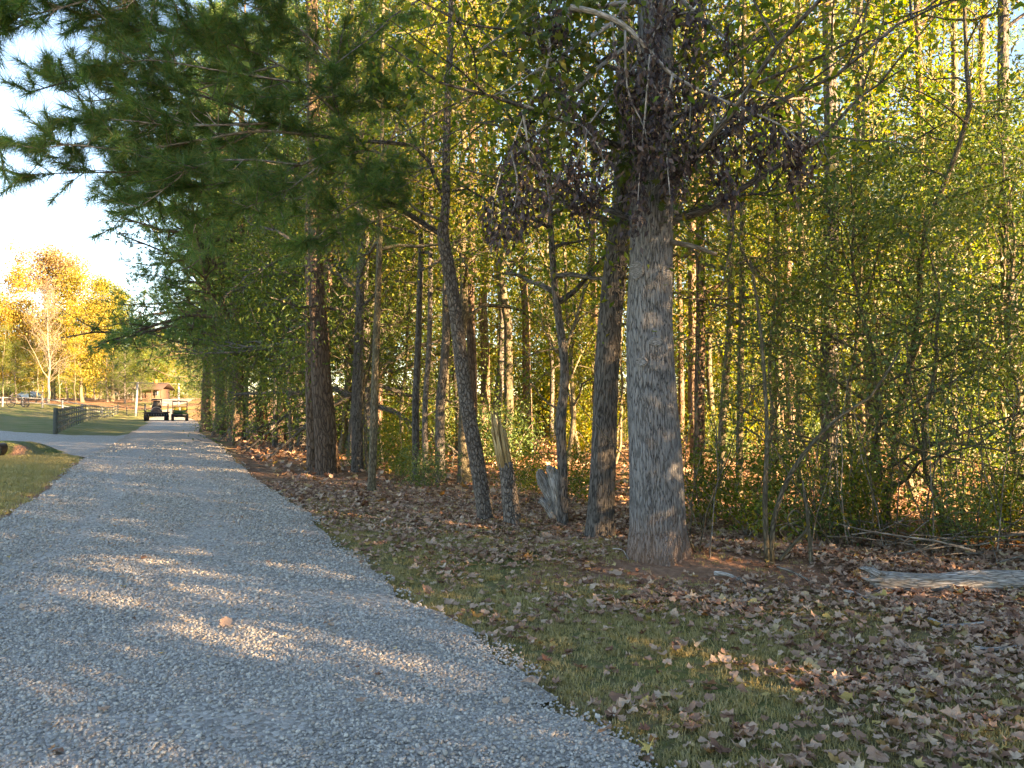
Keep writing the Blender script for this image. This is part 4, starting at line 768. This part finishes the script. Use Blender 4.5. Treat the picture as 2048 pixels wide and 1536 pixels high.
# ---------------------------------------------------------------- the wood behind
wr_ = np.random.default_rng(3)
FL = np.array([(7.0, 5), (6.6, 8), (2.2, 11), (-1.2, 14), (-3.6, 18), (-6.6, 24), (-10.0, 32), (-16.5, 45), (-25, 66), (-34, 86), (-41, 101)])
def front_x(y): return np.interp(y, FL[:, 1], FL[:, 0])
taken = []
def free(x, y, d):
    for (a, b) in taken:
        if (a - x) ** 2 + (b - y) ** 2 < d * d: return False
    taken.append((x, y)); return True
for (a, b, *_ ) in front: q = base_of(a, b); taken.append((q[0], q[1]))
cnt = 0
for _ in range(9000):
    y = 10 + 24 * wr_.random() ** 1.1; x = wr_.uniform(-22, 33)
    if x < front_x(y) + .3 or x > .67 * y + .3: continue
    if not free(x, y, 2.15 if y < 18 else 2.2): continue
    u = wr_.random(); px = 1024 + x / y * F
    mark = ['the massive twin pine', 'the leaning forked pine', 'the slim oak and grey stump', 'the huge grey oak', 'the bent sapling', 'the evergreen saplings'][int(np.searchsorted([740, 960, 1150, 1400, 1640], px))]
    deep = ['close behind ', 'some way behind ', 'far in the wood behind '][int(np.searchsorted([18, 30], y))]
    kk, nm, what = ('sapling', 'forest_sapling', 'slender leafy young tree ') if u < .5 else ('hardwood', 'forest_tree', 'mid-sized yellowing hardwood ') if u < .72 else ('pine', 'pine_tree', 'straight bare pine pole ')
    lab = what + deep + mark
    plant(kk, nm, x, y, lab, 'tree', what.strip() + 's ' + deep + mark, wr_.uniform(.8, 1.25)); cnt += 1
    if cnt > 250: break
print('forest', cnt)
for _ in range(60):
    y = wr_.uniform(14, 34); x = wr_.uniform(-12, 28)
    if x < front_x(y) + .8 or x > .72 * y + 2: continue
    mk_ = ['the massive twin pine', 'the leaning forked pine', 'the slim oak and grey stump', 'the huge grey oak', 'the bent sapling', 'the evergreen saplings'][int(np.searchsorted([740, 960, 1150, 1400, 1640], 1024 + x / y * F))]
    plant('shrub', 'shrub', x, y, 'bushy undergrowth shrub between the trunks ' + ('close behind ' if y < 24 else 'far behind ') + mk_, 'shrub', 'undergrowth shrubs ' + ('close behind ' if y < 24 else 'far behind ') + mk_, wr_.uniform(.7, 1.3), var=int(wr_.integers(3)))
# far side of the wood
for k_ in range(24):
    x = -7 + k_ * 1.8 + wr_.normal() * .5; y = 41 + wr_.normal() * 2.0
    plant('goldwall', 'forest_tree', x, y, 'golden hardwood leafy to the ground closing off the far side of the wood', 'tree', 'hardwoods along the far side', wr_.uniform(.75, 1.05), var=k_)
    plant('shrub', 'shrub', x + .7, y - 3 + wr_.normal(), 'large golden bush at the far side of the wood', 'shrub', 'bushes along the far side', wr_.uniform(1.3, 2.0), var=2 if k_ % 3 else 0)
    plant('shrub', 'shrub', x - .3, y + 1 + wr_.normal(), 'large golden bush at the far side of the wood', 'shrub', 'bushes along the far side', wr_.uniform(1.8, 2.6), var=2 if k_ % 2 else 0)
    if k_ % 2: plant('goldwall', 'forest_tree', x, y + 10, 'golden hardwood standing in the open past the wood', 'tree', 'hardwoods past the wood', 1.1, var=k_)
# edge row along the road
row = [(23.2, .2, 'edge'), (21.5, .3, 'edge'), (25.5, 1.2, 'edge'), (27.3, -.2, 'edge'), (31, -.1, 'edge'), (36, -.2, 'edge'), (29, 1.4, 'edge'), (33, 1.0, 'edge'), (34, -1.3, 'bigpine'), (37, .8, 'edge'), (40, -1.4, 'bigpine'), (45, .6, 'edge'), (47, -1.6, 'bigpine'), (49, .5, 'edge'), (54, .2, 'bigpine'), (61, .4, 'edge'), (69, .2, 'bigpine'), (77, .5, 'edge'), (86, .3, 'bigpine'), (96, .6, 'edge'), (106, .6, 'edge'), (116, .5, 'bigpine'), (126, .5, 'edge'), (137, .6, 'edge')]
for k_, (y, dx, kk) in enumerate(row):
    plant(kk, 'pine_tree' if kk == 'bigpine' else 'oak_tree', front_x(y) + dx + (1.2 if kk == 'edge' else 0) - (max(0, y - 101) * .45), y, ('shaggy dark pine ' if kk == 'bigpine' else 'dark green oak ') + (nb := 'in the roadside row between the twin pine and the rotten stump' if y < 36 else 'in the roadside row between the rotten stump and the vehicles' if y < 80 else 'in the roadside row beyond the parked vehicles'), 'tree', ('pines ' if kk == 'bigpine' else 'oaks ') + nb, 1.0 if kk == 'edge' else 1.15, var=k_)
for k_ in range(5):
    y = 24 + k_ * 4.2; plant('hardwood' if k_ % 3 else 'pine', 'forest_tree' if k_ % 3 else 'pine_tree', front_x(y) + 6 + wr_.normal(), y + wr_.normal(), 'tall tree standing behind the dark roadside row', 'tree', 'trees behind the roadside row', wr_.uniform(1.05, 1.25))
# the wood carries on past the frame to the side of the road and shades it
for k_, (x, y, s_, kk) in enumerate(((9.3, 2.6, .75, 'edge'), (5.6, -.4, .5, 'edge'), (7.6, -4.2, .75, 'edge'), (8.0, 1.5, .9, 'edge'), (10.5, 3.2, 1.0, 'edge'), (12, -1.5, 1.05, 'edge'), (10, -6, 1.0, 'edge'), (16, 1.0, 1.1, 'edge'), (17, -5, 1.1, 'edge'), (15, -10, 1.1, 'edge'), (21, -1, 1.1, 'edge'), (22, -9, 1.1, 'hardwood'), (26, -5, 1.15, 'edge'), (19.5, -9, 1.15, 'edge'), (24, -13, 1.2, 'edge'), (29, -10, 1.2, 'edge'))):
    plant(kk, 'oak_tree', x, y, 'dense roadside oak where the wood carries on beyond the log', 'tree', 'oaks where the wood carries on', s_, var=k_)

# ---------------------------------------------------------------- logs, sticks, brush
b0 = base_of(1880, 1178); D = b0[1]; lg = empty('fallen_log', b0, 'pale weathered fallen log with a split broken end on the leaf litter', 'log')
P = px_line([(1745, 1158, D + .05), (1800, 1163, D + .03), (1880, 1166, D), (1960, 1163, D), (2048, 1165, D + .05), (2300, 1172, D + .2)], 26)
wb = WB(); wb.tube(P, np.linspace(.075, .1, 26), 20, rmod=lambda s, th: 1 + .1 * np.sin(3 * th + s * 3) + .07 * np.sin(7 * th - s * 6) + .08 * np.sin(s * 9)); wb.build('log_body', M['drift'], lg, b0)
for pts_, w_ in (([(1760, 1150), (1735, 1138), (1718, 1136)], .045), ([(1765, 1160), (1740, 1160), (1722, 1155)], .04), ([(1790, 1175), (1760, 1180), (1742, 1186)], .035), ([(1770, 1150), (1750, 1140), (1745, 1130)], .03)):
    Pn = px_line([(a, b, D + sr.normal() * .03) for a, b in pts_], 6); wb = WB(); wb.tube(Pn, [w_, w_ * .9, w_ * .8, w_ * .6, w_ * .4, w_ * .1], 7, squash=.6); wb.build('split_end', M['drift'], lg, b0)
def stick(label, pts, r, mat='drift', name='stick', cat='stick', group=None, lift=0.02):
    w_ = np.array([(lambda q: q + [0, 0, lift + dz])(base_of(a, b)) for a, b, dz in pts]); P_ = curve(w_, 12); o_ = w_.mean(0)
    wb = WB(); wb.tube(P_, np.linspace(r, r * .6, 12), 7); ob = wb.build(name, M[mat], None, o_); ob.location = o_; return tag(ob, label, cat, group)
stick('bleached curved stick lying on leaves in front of the log', [(1858, 1246, .01), (1890, 1256, .0), (1930, 1258, .01), (1982, 1254, .02)], .016)
stick('pale broken stick lying at the clay mound', [(1430, 1153, .01), (1455, 1158, .02), (1478, 1164, .0)], .022)
stick('dark thin stick trailing off the clay mound', [(1478, 1162, .01), (1500, 1178, .0), (1530, 1190, .0)], .012, 'twig')
stick('forked grey root half buried in grass and leaves', [(1950, 1303, 0), (1990, 1308, .01), (2060, 1300, .01)], .018)
stick('small looped grey stick in the leaves', [(1690, 1190, .02), (1715, 1200, .03), (1745, 1205, .0)], .012)
stick('straight stick leaning out of the thicket foot', [(1555, 1142, .02), (1590, 1155, .02), (1630, 1172, .0)], .012, 'pale')
stick('short twig lying on the grassy side of the clay mound', [(1225, 1105, .02), (1245, 1110, .03), (1258, 1124, .0)], .007, 'twig')
b0 = base_of(1985, 1130); bp = empty('brush_pile', b0, 'heap of dead grey sticks piled at the foot of the thick dark trunk', 'brush pile'); br = np.random.default_rng(9)
for q in range(46):
    c_ = b0 + np.array([br.uniform(-1.2, 1.6), br.uniform(-.1, 1.2), br.uniform(.03, .32)]); d_ = unit(np.array([br.normal(), br.normal() * .6, br.normal() * .10])); wb = WB(); wb.tube(poly(br, c_ - d_ * .6, d_, br.uniform(.7, 1.6), 4, .12), np.linspace(.012, .005, 5) * br.uniform(.5, 1.3), 5); wb.build('dead_stick', M['twig' if q % 6 else 'thin'], bp, b0)
# bent sapling and bare vines
b0 = base_of(1545, 1125); D = b0[1]; bs = empty('bent_sapling', b0, 'bent bare sapling with a broken side branch arching through the thicket', 'sapling')
for pts_, w_ in (([(1543, 1130, 0), (1545, 1060, 0), (1562, 990, 0), (1595, 925, 0), (1640, 870, .1), (1690, 825, .2), (1745, 790, .3), (1800, 700, .4)], 6), ([(1560, 1120, 0), (1590, 1085, -.05), (1615, 1055, -.1), (1618, 1020, -.1)], 4), ([(1535, 1125, 0), (1530, 1000, 0), (1534, 850, .1), (1520, 650, .2), (1500, 520, .2)], 6), ([(1548, 1128, 0), (1500, 1150, -.1)], 4), ([(1600, 1070, 0), (1575, 1040, -.1), (1590, 1020, -.1), (1610, 1035, -.1)], 2), ([(1585, 1090, 0), (1560, 1060, -.1), (1600, 1040, -.1)], 2), ([(1625, 1165, 0), (1618, 1060, 0), (1605, 960, .1)], 5)):
    Pn = px_line([(a, b, D + c) for a, b, c in pts_], 14); wb = WB(); wb.tube(Pn, np.linspace(w_, w_ * .4, 14) * D / F, 7); wb.build('stem', M['thin'], bs, b0)
for k_ in range(26):
    px = br.uniform(1380, 2040); py = br.uniform(1000, 1110); b0 = base_of(px, py); vn = empty('bare_vine', b0, 'thin bare whip stem tangled in the shaded thicket', 'vine', 'bare whips in the thicket')
    for q in range(3):
        wb = WB(); wb.tube(poly(br, b0 + np.append(br.normal(size=2) * .08, -.05), (br.normal() * .22, br.normal() * .15, 1), br.uniform(1.2, 3.2), 9, .09, .03), np.linspace(.009, .003, 10), 5); wb.build('stem', M['thin' if q else 'twig'], vn, b0)

# ---------------------------------------------------------------- fences, gate frame, culvert
bx = WB().box((0, 0, 0), (1, 1, 1)).mesh('board', M['fence'], smooth_=False); pg = WB().box((0, 0, 0), (1, 1, 1)).mesh('post', M['postgrey'], smooth_=False); wbx = WB().box((0, 0, 0), (1, 1, 1)).mesh('white_board', M['white'], smooth_=False)
def rail_between(parent, me, a, b, z, h, t, o_, name='rail'):
    v = b - a; L_ = np.hypot(v[0], v[1]); m_ = (a + b) / 2; ang = math.atan2(v[1], v[0]); tilt = -math.atan2(v[2], L_)
    return put(name, me, parent, m_ + np.array([0, 0, z]) - o_, (0, tilt, ang), (math.hypot(L_, v[2]) + .02, t, h))
fp = curve([np.array([*q, 0]) for q in FENCE], 30); fp[:, 2] = g(fp[:, 0], fp[:, 1])
fn = empty('board_fence', fp[0], 'dark four-board paddock fence running away across the lawn', 'fence'); fo = fp[0]
for k_, q in enumerate(fp):
    put('post', pg, fn, q - fo + np.array([0, 0, .70 if k_ else .74]), (0, 0, .5), ((.22, .22, 1.5) if k_ == 0 else (.09, .09, 1.5)))
for k_ in range(29):
    for zz_ in (.32, .66, 1.0, 1.34): rail_between(fn, bx, fp[k_] + [.09, .02, 0], fp[k_ + 1] + [.09, .02, 0], zz_, .12, .04, fo)
ef = np.array([(-55, 106), (-53, 104.5), (-50.6, 102.5)]); ef = np.column_stack([ef, g(ef[:, 0], ef[:, 1])]); e1 = empty('rail_fence', ef[0], 'short thin dark fence between the board fence and the white gate pole', 'fence')
for q in ef: put('post', bx, e1, q - ef[0] + [0, 0, .6], (0, 0, 0), (.12, .12, 1.3))
for k_ in range(2):
    for zz_ in (.4, .75, 1.1): rail_between(e1, bx, ef[k_], ef[k_ + 1], zz_, .07, .05, ef[0])
wf = [at(px, 812, 99 + (px / 400)) for px in range(-75, 240, 40)]; wf = np.array([(q[0], q[1], gz(q[0], q[1])) for q in wf]); w0 = empty('white_fence', wf[0], 'pale two-rail fence crossing the lawn before the autumn trees', 'fence')
for q in wf: put('post', wbx, w0, q - wf[0] + [0, 0, .6], (0, 0, 0), (.16, .16, 1.3))
for k_ in range(len(wf) - 1):
    for zz_ in (.55, 1.15): rail_between(w0, wbx, wf[k_], wf[k_ + 1], zz_, .12, .06, wf[0])
gl = np.array([-49.9, 100.6, gz(-49.9, 100.6)]); gr = np.array([-43.7, 99.5, gz(-43.7, 99.5)]); ge_ = empty('entrance_frame', gl, 'tall white pole gate frame with a thin beam spanning the road', 'gate')
wb = WB(); wb.tube(np.array([gl - [0, 0, .2], gl + [.28, 0, 4.7]]), [.16, .13], 12); wb.build('post', M['white'], ge_, gl); wb = WB(); wb.tube(np.array([gr - [0, 0, .2], gr + [0, 0, 4.5]]), [.13, .11], 12); wb.build('post', M['white'], ge_, gl)
wb = WB(); wb.tube(np.array([gl + [-.9, 0, 4.62], gr + [.2, 0, 4.4]]), [.045, .045], 8); wb.build('beam', M['postgrey'], ge_, gl)
cb = np.array([-16.35, 24.0, gz(-16.35, 24.0)]); cu = empty('culvert_pipe', cb, 'black culvert pipe mouth opening below the side drive', 'pipe')
P = np.array([cb + np.array([0, s_, .17]) for s_ in (0, .4, .8, 1.3)])
wb = WB(); wb.tube(P, .25, 28, cap=False); wb.tube(P[::-1], .225, 28, cap=False); wb.build('pipe_wall', M['pipe'], cu, cb)
wb = WB(); rim = np.array([P[0] + .238 * np.array([math.cos(a), 0, math.sin(a)]) for a in np.linspace(0, 6.283, 30)]); wb.tube(rim, .022, 6, cap=False); wb.build('rim', M['pipe'], cu, cb)
wb = WB(); wb.box(P[3], (.42, .05, .42)); wb.build('pipe_shade_panel', M['pipe'], cu, cb)  # black panel across the pipe's end, standing in for the shade inside
gxx, gyy = np.meshgrid(np.linspace(-20.5, -13.0, 60), np.linspace(24.08, 26.6, 34)); hh = smooth(24.08, 24.45, gyy) * (1 - smooth(25.6, 26.5, gyy)) * np.exp(-((gxx + 16.9) / 1.5) ** 4) * .46
zb = g(gxx, gyy) + hh - .03 + (fbm(gxx * 3, gyy * 3, 8) - .45) * .05 * (hh > .05); i = np.arange(33)[:, None]; j = np.arange(59)[None]
bk = mk_mesh('culvert_bank', np.stack([gxx, gyy, zb], -1).reshape(-1, 3), [np.stack([i * 60 + j, i * 60 + j + 1, (i + 1) * 60 + j + 1, (i + 1) * 60 + j], -1).reshape(-1, 4)], M['ground'], smooth_=True, attrs={'grass': np.ones(gxx.size), 'clay': (0.8 * np.exp(-((gxx + 15.75) / .3) ** 2 - ((gyy - 24.3) / .5) ** 2)).ravel()})
tag(put('culvert_bank', bk), 'low grassy clay bank over the culvert', kind='structure')

# ---------------------------------------------------------------- vehicles
def wheel(parent, c, r, w, name='wheel', mat='tyre', rimmat='steel'):
    wb = WB(); wb.lathe([(r * .55, -w / 2), (r * .9, -w / 2), (r, -w * .36), (r, w * .36), (r * .9, w / 2), (r * .55, w / 2)], 24, 'X', c)
    th = np.linspace(0, 6.283, 24, endpoint=False)
    for a in th: wb.box(np.array(c) + np.array([0, math.cos(a) * r, math.sin(a) * r]), (w * .8, .03, .03), rx=a)
    t_ = wb.build(name, M[mat], parent, smooth_=False); wb = WB(); wb.lathe([(0.001, -w * .3), (r * .5, -w * .3), (r * .57, -w * .42), (r * .57, w * .42), (r * .5, w * .3), (0.001, w * .3)], 20, 'X', c); wb.build('rim', M[rimmat], t_); return t_
def rod(parent, pts, r, mat='black', name='frame_tube', k=8):
    wb = WB(); wb.tube(curve(pts, max(6, 4 * len(pts))) if len(pts) > 2 else np.array(pts, float), r, k); return wb.build(name, M[mat], parent)
def rbox(parent, name, c, d, mat, rx=0, taper=1.0, bev=.04):
    """box with bevelled edges, optionally narrower at the top"""
    x, y, z = np.asarray(d, float) / 2; b = min(bev, x * .5, y * .5, z * .5); wb = WB(); prof = []
    for (ix, iy, zz_) in ((b, b, -z), (0, 0, -z + b), (0, 0, z - b), (b, b, z)):
        f = 1 + (taper - 1) * (zz_ + z) / (2 * z); X_ = (x - ix) * f; Y_ = (y - iy) * f; c2 = b * .7
        prof.append([(-X_ + c2, -Y_, zz_), (X_ - c2, -Y_, zz_), (X_, -Y_ + c2, zz_), (X_, Y_ - c2, zz_), (X_ - c2, Y_, zz_), (-X_ + c2, Y_, zz_), (-X_, Y_ - c2, zz_), (-X_, -Y_ + c2, zz_)])
    V_ = np.array(prof).reshape(-1, 3); i = np.arange(3)[:, None]; j = np.arange(8)[None]; Q_ = np.stack([i * 8 + j, i * 8 + (j + 1) % 8, (i + 1) * 8 + (j + 1) % 8, (i + 1) * 8 + j], -1).reshape(-1, 4)
    V_ = np.vstack([V_, (0, 0, -z), (0, 0, z)]); T_ = [(jj, 32, (jj + 1) % 8) for jj in range(8)] + [(24 + jj, 24 + (jj + 1) % 8, 33) for jj in range(8)]
    Mx = np.array(Matrix.Rotation(rx, 3, 'X')); wb.raw(V_ @ Mx.T + np.asarray(c, float), Q_, T_); return wb.build(name, M[mat], parent, smooth_=False)
# dark open utility vehicle
vp = np.array([-37.9, 81.0]); v1 = empty('utility_vehicle', (vp[0], vp[1], gz(*vp) + .03), 'black open-frame utility vehicle with fat tyres on the gravel road', 'vehicle', rz=.42, sc=1.1)
for sx_ in (-.88, .88):
    for sy_ in (-.85, 1.0): wheel(v1, (sx_, sy_, .33), .33, .42, rimmat='black')
rbox(v1, 'chassis', (0, .1, .55), (1.5, 2.4, .28), 'black'); rbox(v1, 'rear_bumper', (0, -1.22, .78), (2.1, .12, .22), 'black'); rbox(v1, 'engine_cover', (0, -.55, .95), (1.1, .9, .55), 'iron', taper=.8, bev=.12)
for sx_ in (-1.0, 1.0):
    rod(v1, [(sx_, -1.2, .6), (sx_, -1.2, 1.62)], .05, name='roll_bar'); rod(v1, [(sx_, -1.2, 1.62), (sx_, .7, 1.62)], .04, name='side_rail'); rod(v1, [(sx_, .7, 1.62), (sx_, .9, .7)], .04, name='front_post'); rbox(v1, 'fender', (sx_ * .92, -.85, .80), (.46, .9, .1), 'black')
    for q in range(3): rod(v1, [(sx_ * .98, -.9 + q * .55, .8), (sx_ * .98, -.5 + q * .55, 1.6)], .025, 'steel', 'brace')
rbox(v1, 'seat', (0, .1, 1.15), (.75, .5, .2), 'iron'); rbox(v1, 'backrest', (0, -.15, 1.55), (.8, .22, .8), 'black', taper=.75, bev=.1); rbox(v1, 'canopy', (0, -.1, 2.05), (1.05, .9, .14), 'black', taper=.8); rod(v1, [(-.4, -.2, 1.2), (-.42, -.2, 2.0)], .03); rod(v1, [(.4, -.2, 1.2), (.42, -.2, 2.0)], .03)
rod(v1, [(-.45, -1.1, .95), (-.25, -1.12, 1.28), (.25, -1.12, 1.28), (.45, -1.1, .95)], .03, 'steel', 'guard_hoop')
for q in range(9): rod(v1, [(-.9 + q * .225, -1.28, .68), (-.9 + q * .225, -1.28, .5)], .02, 'steel', 'tine')
# green utility cart
vp = np.array([-34.9, 79.8]); v2 = empty('utility_cart', (vp[0], vp[1], gz(*vp) + .03), 'green utility cart with black roll cage and yellow seats on the gravel road', 'vehicle', rz=.42, sc=1.1)
for sx_ in (-.62, .62):
    for sy_ in (-.95, 1.0): wheel(v2, (sx_, sy_, .33), .33, .27, rimmat='yellow')
rbox(v2, 'cargo_box', (0, -.85, .85), (1.3, 1.1, .36), 'green', bev=.06); rbox(v2, 'chassis', (0, .1, .48), (1.1, 2.5, .22), 'black'); rbox(v2, 'hood', (0, 1.15, .82), (1.25, .7, .4), 'green', taper=.85, bev=.1); rbox(v2, 'rear_bumper', (0, -1.42, .6), (1.15, .1, .16), 'black'); rbox(v2, 'roof', (0, .15, 1.88), (1.35, 1.5, .09), 'black', taper=.95)
for sx_ in (-.32, .32): rbox(v2, 'seat', (sx_, .05, .9), (.52, .5, .14), 'yellow'); rbox(v2, 'backrest', (sx_, -.2, 1.17), (.5, .12, .45), 'yellow', bev=.05)
for sx_ in (-.63, .63): rod(v2, [(sx_, -.3, .8), (sx_, -.32, 1.86)], .035, name='cage_post'); rod(v2, [(sx_, .95, .9), (sx_, .65, 1.86)], .035, name='cage_post'); rbox(v2, 'tail_light', (sx_ * .85, -1.41, .86), (.12, .03, .08), 'rust')
rod(v2, [(-.63, -.3, 1.35), (.63, -.3, 1.35)], .03, name='cross_bar'); wb = WB(); wb.tube(np.array([(-.32 + .17 * math.cos(a), .62, 1.18 + .17 * math.sin(a)) for a in np.linspace(0, 6.283, 20)]), .015, 6, cap=False); wb.build('steering_wheel', M['black'], v2)
# pale car parked among the trees
cx_, cy_ = at(60, 790, 138)[:2]; car = empty('parked_car', (cx_, cy_, gz(cx_, cy_) + .02), 'pale blue car parked under the autumn trees beyond the rail fence', 'car', rz=math.pi / 2 - .25)
prof = [(-2.1, .35), (-2.1, .85), (-1.75, .98), (-1.25, 1.0), (-.75, 1.5), (.75, 1.52), (1.5, 1.0), (2.05, .9), (2.12, .35)]
def car_body(w, pr_, nm, mat, z0=0):
    wb = WB(); n_ = len(pr_); V_ = [(s_ * w * (1 - .12 * (zz_ > 1.2)), x_, zz_ + z0) for s_ in (-1, 1) for x_, zz_ in pr_]; Q_ = [(k, (k + 1) % n_, n_ + (k + 1) % n_, n_ + k) for k in range(n_)]
    wb.raw(V_, Q_); ctr = np.array(V_); wb.raw(np.vstack([ctr, ctr[:n_].mean(0), ctr[n_:].mean(0)]), T=[(k, 2 * n_, (k + 1) % n_) for k in range(n_)] + [(n_ + k, n_ + (k + 1) % n_, 2 * n_ + 1) for k in range(n_)]); return wb.build(nm, M[mat], car, smooth_=False)
car_body(.88, prof, 'body', 'carblue')
for s_ in (-1, 1):
    wb = WB(); V_ = [(s_ * .885, y_, z_) for y_, z_ in ((-1.15, 1.02), (-.72, 1.42), (.7, 1.44), (1.3, 1.02))]; V_ = [(x_ - s_ * .075 * (z_ > 1.2) + s_ * .003, y_, z_) for x_, y_, z_ in V_]; wb.raw(V_, [(0, 1, 2, 3)]); wb.build('side_window', M['glass'], car, smooth_=False)
    for y_ in (-1.3, 1.35): wheel(car, (s_ * .8, y_, .33), .33, .22)
wb = WB(); wb.raw([(-.74, .82, 1.5), (.74, .82, 1.5), (.82, 1.44, 1.06), (-.82, 1.44, 1.06)], [(0, 1, 2, 3)]); wb.build('windscreen', M['glass'], car, smooth_=False)
# old iron implement
ip_ = at(36, 815, 93)[:2]; im = empty('farm_implement', (*ip_, gz(*ip_)), 'old dark iron wheeled implement standing on the lawn by the pale fence', 'farm implement', rz=-.15)
for (x_, r_) in ((-1.0, .62), (.95, .55), (1.5, .38)):
    c_ = np.array([x_, 0 if x_ < 1.4 else -.4, r_]); wb = WB(); ring = np.array([c_ + r_ * np.array([math.cos(a), 0, math.sin(a)]) for a in np.linspace(0, 6.2832, 33)]); wb.tube(ring, .045, 6, cap=False); w_ = wb.build('wheel', M['iron'], im)
    for a in np.linspace(0, 6.2832, 9)[:-1]: wb = WB(); wb.tube(np.array([c_, c_ + (r_ - .02) * np.array([math.cos(a), 0, math.sin(a)])]), .018, 5); wb.build('spoke', M['iron'], w_)
for pts_ in ([(-1, 0, .62), (-.9, 0, 1.3), (-.75, 0, 1.75)], [(-.9, 0, 1.15), (0, 0, 1.15), (.9, 0, .6)], [(-1, 0, .62), (0, 0, .35), (.95, 0, .55)], [(0, 0, .35), (.5, -.2, .3), (1.5, -.4, .38)], [(-.9, -.3, 1.4), (-.75, 0, 1.5), (-.9, .3, 1.4)]): rod(im, pts_, .05, 'iron', 'beam')
rbox(im, 'seat', (-.1, 0, 1.4), (.45, .4, .1), 'iron'); rod(im, [(-.1, 0, 1.15), (-.1, 0, 1.38)], .03, 'iron', 'seat_spring')

# ---------------------------------------------------------------- log house
hx, hy = at(292, 790, 152)[:2]; hz_ = gz(hx, hy); hs = empty('log_house', (hx, hy, hz_), 'low log house with reddish roof and shaded porch at the end of the road', 'house', rz=.12, sc=.72)
wb = WB()
for q in range(11):
    wb = WB(); wb.tube(np.array([(-9, 0, .25 + q * .24), (4.2, 0, .25 + q * .24)]), .125, 8); wb.build('log', M['logs'], hs)
    wb = WB(); wb.tube(np.array([(4.1, -.2, .25 + q * .24), (4.1, 6.5, .25 + q * .24)]), .125, 8); wb.build('log', M['logs'], hs)
wb = WB(); wb.box((-2.4, 3.4, 1.4), (13, 6.2, 2.6)); wb.build('wall', M['logs'], hs, smooth_=False)
wb = WB(); wb.raw([(-9.8, -2.2, 2.55), (5.0, -2.2, 2.55), (5.0, 3.3, 4.5), (-9.8, 3.3, 4.5), (5.0, 8.8, 2.55), (-9.8, 8.8, 2.55), (-9.8, -2.2, 2.7), (5.0, -2.2, 2.7), (5.0, 3.3, 4.68), (-9.8, 3.3, 4.68), (5.0, 8.8, 2.7), (-9.8, 8.8, 2.7)],
       [(0, 1, 2, 3), (3, 2, 4, 5), (6, 9, 8, 7), (9, 11, 10, 8), (0, 6, 7, 1), (4, 10, 11, 5)], [(0, 3, 9), (0, 9, 6), (3, 5, 11), (3, 11, 9), (1, 7, 8), (1, 8, 2), (2, 8, 10), (2, 10, 4)]); rf = wb.build('roof', M['roofred'], hs, smooth_=False)
wb = WB(); wb.box((1.6, 3.0, 4.9), (.8, .8, 1.2)); wb.build('chimney', M['rust'], rf, smooth_=False)
for x_ in (-9.2, -6.3, -3.4, -.5, 2.2, 4.6): wb = WB(); wb.box((x_, -1.95, 1.3), (.16, .16, 2.55)); wb.build('porch_post', M['logs'], hs, smooth_=False)
wb = WB(); wb.box((-2.4, -1.1, .1), (14.2, 2.1, .25)); wb.build('porch_deck', M['logs'], hs, smooth_=False)
for x_ in (-7.5, -4.2, 2.6):
    wb = WB(); wb.box((x_, -.14, 1.55), (1.3, .06, 1.2)); w_ = wb.build('window', M['white'], hs, smooth_=False)
    for sx_ in (-.3, .3): wb = WB(); wb.box((x_ + sx_, -.18, 1.55), (.52, .03, 1.05)); wb.build('pane', M['glass'], w_, smooth_=False)
wb = WB(); wb.box((-.9, -.14, 1.25), (1.0, .07, 2.1)); dr = wb.build('door', M['roofred'], hs, smooth_=False); wb = WB(); wb.box((-.55, -.2, 1.2), (.06, .06, .12)); wb.build('handle', M['steel'], dr, smooth_=False)

# ---------------------------------------------------------------- autumn trees beyond the lawn
def far(px, dist, key, name, label, sc, var=0, group=None):
    x, y = at(px, 800, dist)[:2]; return plant(key, name, x, y, label, 'tree', group, sc, var=var)
far(105, 142, 'orange', 'autumn_tree', 'tallest pale orange tree towering over the other autumn trees', 1.38)
far(95, 112, 'bare', 'bare_tree', 'pale nearly bare tree with fine upswept twigs behind the white fence', 1.02)
far(10, 126, 'yellow', 'autumn_tree', 'broad golden-yellow tree next to the pale bare tree', .95)
far(165, 118, 'yellow', 'autumn_tree', 'slim amber tree with pale stems near the lime green tree', .92, 1)
far(225, 124, 'lime', 'autumn_tree', 'bright lime green tree beside the dark roadside row', .92)
far(-60, 120, 'yellow', 'autumn_tree', 'second golden tree at the lawn edge past the parked car', 1.0, 1)
far(200, 150, 'lime', 'autumn_tree', 'yellow-green tree in front of the log house', .9, 1)
far(335, 185, 'lime', 'autumn_tree', 'bright yellow-green tree behind the log house corner', .8, 0)
far(300, 190, 'yellow', 'autumn_tree', 'golden tree rising behind the log house roof', .8, 1)
for k_, (px, d_) in enumerate(((8, 112), (33, 118), (72, 114), (84, 121), (118, 116), (135, 124), (152, 113), (190, 128), (208, 140), (228, 137))):
    far(px, d_, 'edge' if k_ % 2 else 'hardwood', 'shade_tree', 'dark-trunked shade tree in the grove between fence and house', .72, k_, 'dark shade trees in the grove')
for k_ in range(22):
    far(-160 + k_ * 27, 205 + (k_ % 4) * 9, ['yellow', 'lime', 'orange', 'lime'][k_ % 4], 'far_tree', 'distant sunlit tree in the far treeline', .62 + .12 * (k_ % 3), k_, 'far treeline')

for k_ in range(26):
    far(-120 + k_ * 21, 172 + (k_ % 3) * 6, 'shrub', 'far_bush', 'distant sunlit bush below the far treeline', 3.2 + .9 * (k_ % 3), 2 if k_ % 2 else 0, 'bushes below the far treeline')
for k_, (px, d_) in enumerate(((170, 132), (215, 122), (238, 134), (255, 141), (60, 134), (20, 138), (110, 132), (282, 131), (266, 127), (250, 120))):
    far(px, d_, 'edge', 'shade_tree', 'dark-leaved oak in the grove near the log house', .7, k_, 'dark oaks near the log house')
